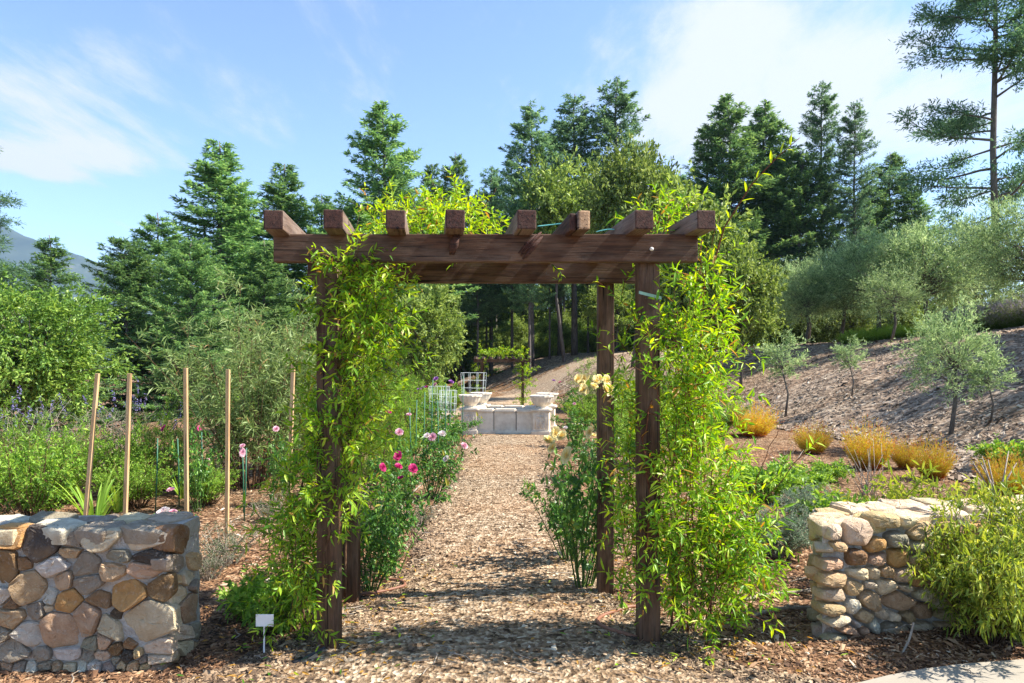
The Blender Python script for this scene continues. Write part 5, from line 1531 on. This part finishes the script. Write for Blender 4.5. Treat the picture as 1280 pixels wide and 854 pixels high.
for (px, Y, s, lab) in ((1060, 7.2, 1.0, 'low leafy green plant behind the end of the sunlit wall'), (1105, 7.0, .95, 'low leafy green plant beneath the bare stem bundle'), (1150, 7.0, .95, 'low leafy green plant between the stem bundle and the wall bush'),
                        (1000, 9.6, .8, 'spreading low green plant behind the silvery mound'), (950, 9.0, 1.2, 'low green plant just behind the right vine'), (1035, 10.5, .7, 'low green plant in front of the low rusty clump'), (1262, 10.8, 1.0, 'small fresh green plant in front of the spindly sapling')):
    sh_place('leafy_plant', LP, px, Y, lab, 'plant', s, 'low leafy plants in the right bed')
SIL = shrub(44, .5, .45, .035, .010, 432, 'silver', 'dry_stem', nleaf=22, lean=1.1, subs=7, sub_len=.16)
sh_place('silvery_plant', SIL, 972, 6.6, 'mint green silvery mound between the right vine and the sunlit wall', 'plant', (1.0, 1.0, 1.0))
sh_place('silvery_plant', SIL, 1010, 7.6, 'second silvery mound behind the first', 'plant', (.9, .9, .9))
DR = shrub(26, .45, .3, .03, .008, 433, 'sage', 'dry_stem', nleaf=10, lean=.7, subs=5, sub_len=.14)
for (px, Y, s, lab) in ((285, 6.6, 1.0, 'dry greyish little shrub on the mulch in front of the clear standing stake'), (262, 6.2, .7, 'tiny dry shrub beside the end of the left wall'), (440, 8.6, .9, 'small grey shrub behind the rear left post'), (525, 7.8, .6, 'sparse dry tuft on the path edge past the magenta rose'), (335, 8.2, .8, 'small grey shrub in front of the fifth stake')):
    sh_place('dry_shrub', DR, px, Y, lab, 'shrub', s, 'small dry shrubs in the left bed')
sh_place('fern_plant', LP, 345, 4.9, 'light green ferny plant at the foot of the left vine behind the marker', 'plant', (.8, .6, .8))
sh_place('fern_plant', LP, 318, 5.2, 'spreading leafy plant between the marker and the left wall', 'plant', (.7, .6, .7))
# filler planting along the beds towards the forest
random.seed(41)
for k, (px, Y) in enumerate([(470, 17), (430, 16), (395, 18), (500, 20), (535, 24), (560, 27), (455, 22), (350, 20), (310, 18), (415, 13), (380, 14.5), (730, 19), (760, 21), (790, 18), (770, 15), (820, 16), (850, 13.5), (800, 12), (850, 20), (900, 17)]):
    sh_place('bed_bush', GB if k % 3 else WIL2, px, Y, 'small green bush filling the bed towards the wood on the %s side' % ('fountain cage' if px < 640 else 'road'), 'bush', random.uniform(.9, 1.5), 'filler bushes on the %s side' % ('fountain cage' if px < 640 else 'road'))

# ------------------------------------------------------------------ the far pergola beyond the fountain
P2 = Vector(((628 - CX) / F * 36.5, 36.5, 0)); P2.z = float(hz(P2.x, P2.y))
pg2 = root('pergola', P2, 'small far pergola overgrown with vine beyond the fountain', 'pergola')
for sx in (-1.08, 1.08):
    for sy in (-.55, .55):
        wbox('post', P2 + Vector((sx, sy, -.1)), P2 + Vector((sx, sy, 2.4)), .14, .14, ['pergola_wood'], pg2, P2, up=(0, 1, 0))
for sy in (-.65, .45):
    wbox('beam', P2 + Vector((-1.5, sy, 2.4)), P2 + Vector((1.5, sy, 2.4)), .075, .18, ['pergola_wood'], pg2, P2)
for k in range(8):
    x = -1.4 + 2.8 * k / 7
    wbox('rafter', P2 + Vector((x, -.95, 2.54)), P2 + Vector((x, .85, 2.54)), .118, .118, ['pergola_weathered'], pg2, P2)
mbS, mbL = MB(), MB(); S, D = [], []
for k in range(120):
    S.append(Vector((1.1 + random.gauss(0, .18), random.gauss(-.3, .3), random.uniform(.1, 2.4)))); D.append((random.gauss(0, .6), random.gauss(-.4, .5), random.gauss(.1, .5)))
for k in range(90):
    S.append(Vector((random.uniform(-1.3, 1.2), random.gauss(-.1, .4), 2.6 + random.random() * .3))); D.append((random.gauss(0, .6), random.gauss(0, .5), random.gauss(.5, .4)))
for k in range(60):
    S.append(Vector((-1.2 + random.gauss(0, .15), random.gauss(-.3, .3), random.uniform(.2, 2.4)))); D.append((random.gauss(0, .6), random.gauss(-.4, .5), random.gauss(.1, .5)))
sprigs(mbS, mbL, S, D, .4, 10, .13, .045, lambda n: rng.beta(1.9, 1.5, n) * .9, kind='r', stem_r=.006)
r_ = root('climbing_vine', P2 + Vector((1.1, -.4, 0)), 'bright green vine covering the small far pergola', 'vine')
o = obj('stem', mbS.mesh('stem', 'stem_brown', True), r_); o.location = (-1.1, .4, 0)
o = obj('foliage', mbL.mesh('foliage', 'vine_leaf'), r_); o.location = (-1.1, .4, 0); o['kind'] = 'stuff'

# ------------------------------------------------------------------ haze: one closed box of even, thin air round everything
m = newmat('haze_air'); t = NT(m)
pv = t.n('ShaderNodeVolumePrincipled', ins={'Color': (.45, .68, 1.0, 1), 'Density': .00011, 'Anisotropy': .2})
o_ = t.n('ShaderNodeOutputMaterial'); t.set(o_.inputs['Volume'], pv.outputs[0])
bm = bmesh.new(); lbox(bm, -4600, 4600, -4600, 4600, -32, 760, 0)
me = bpy.data.meshes.new('haze'); bm.to_mesh(me); bm.free(); me.materials.append(m)
obj('haze', me, kind='stuff')
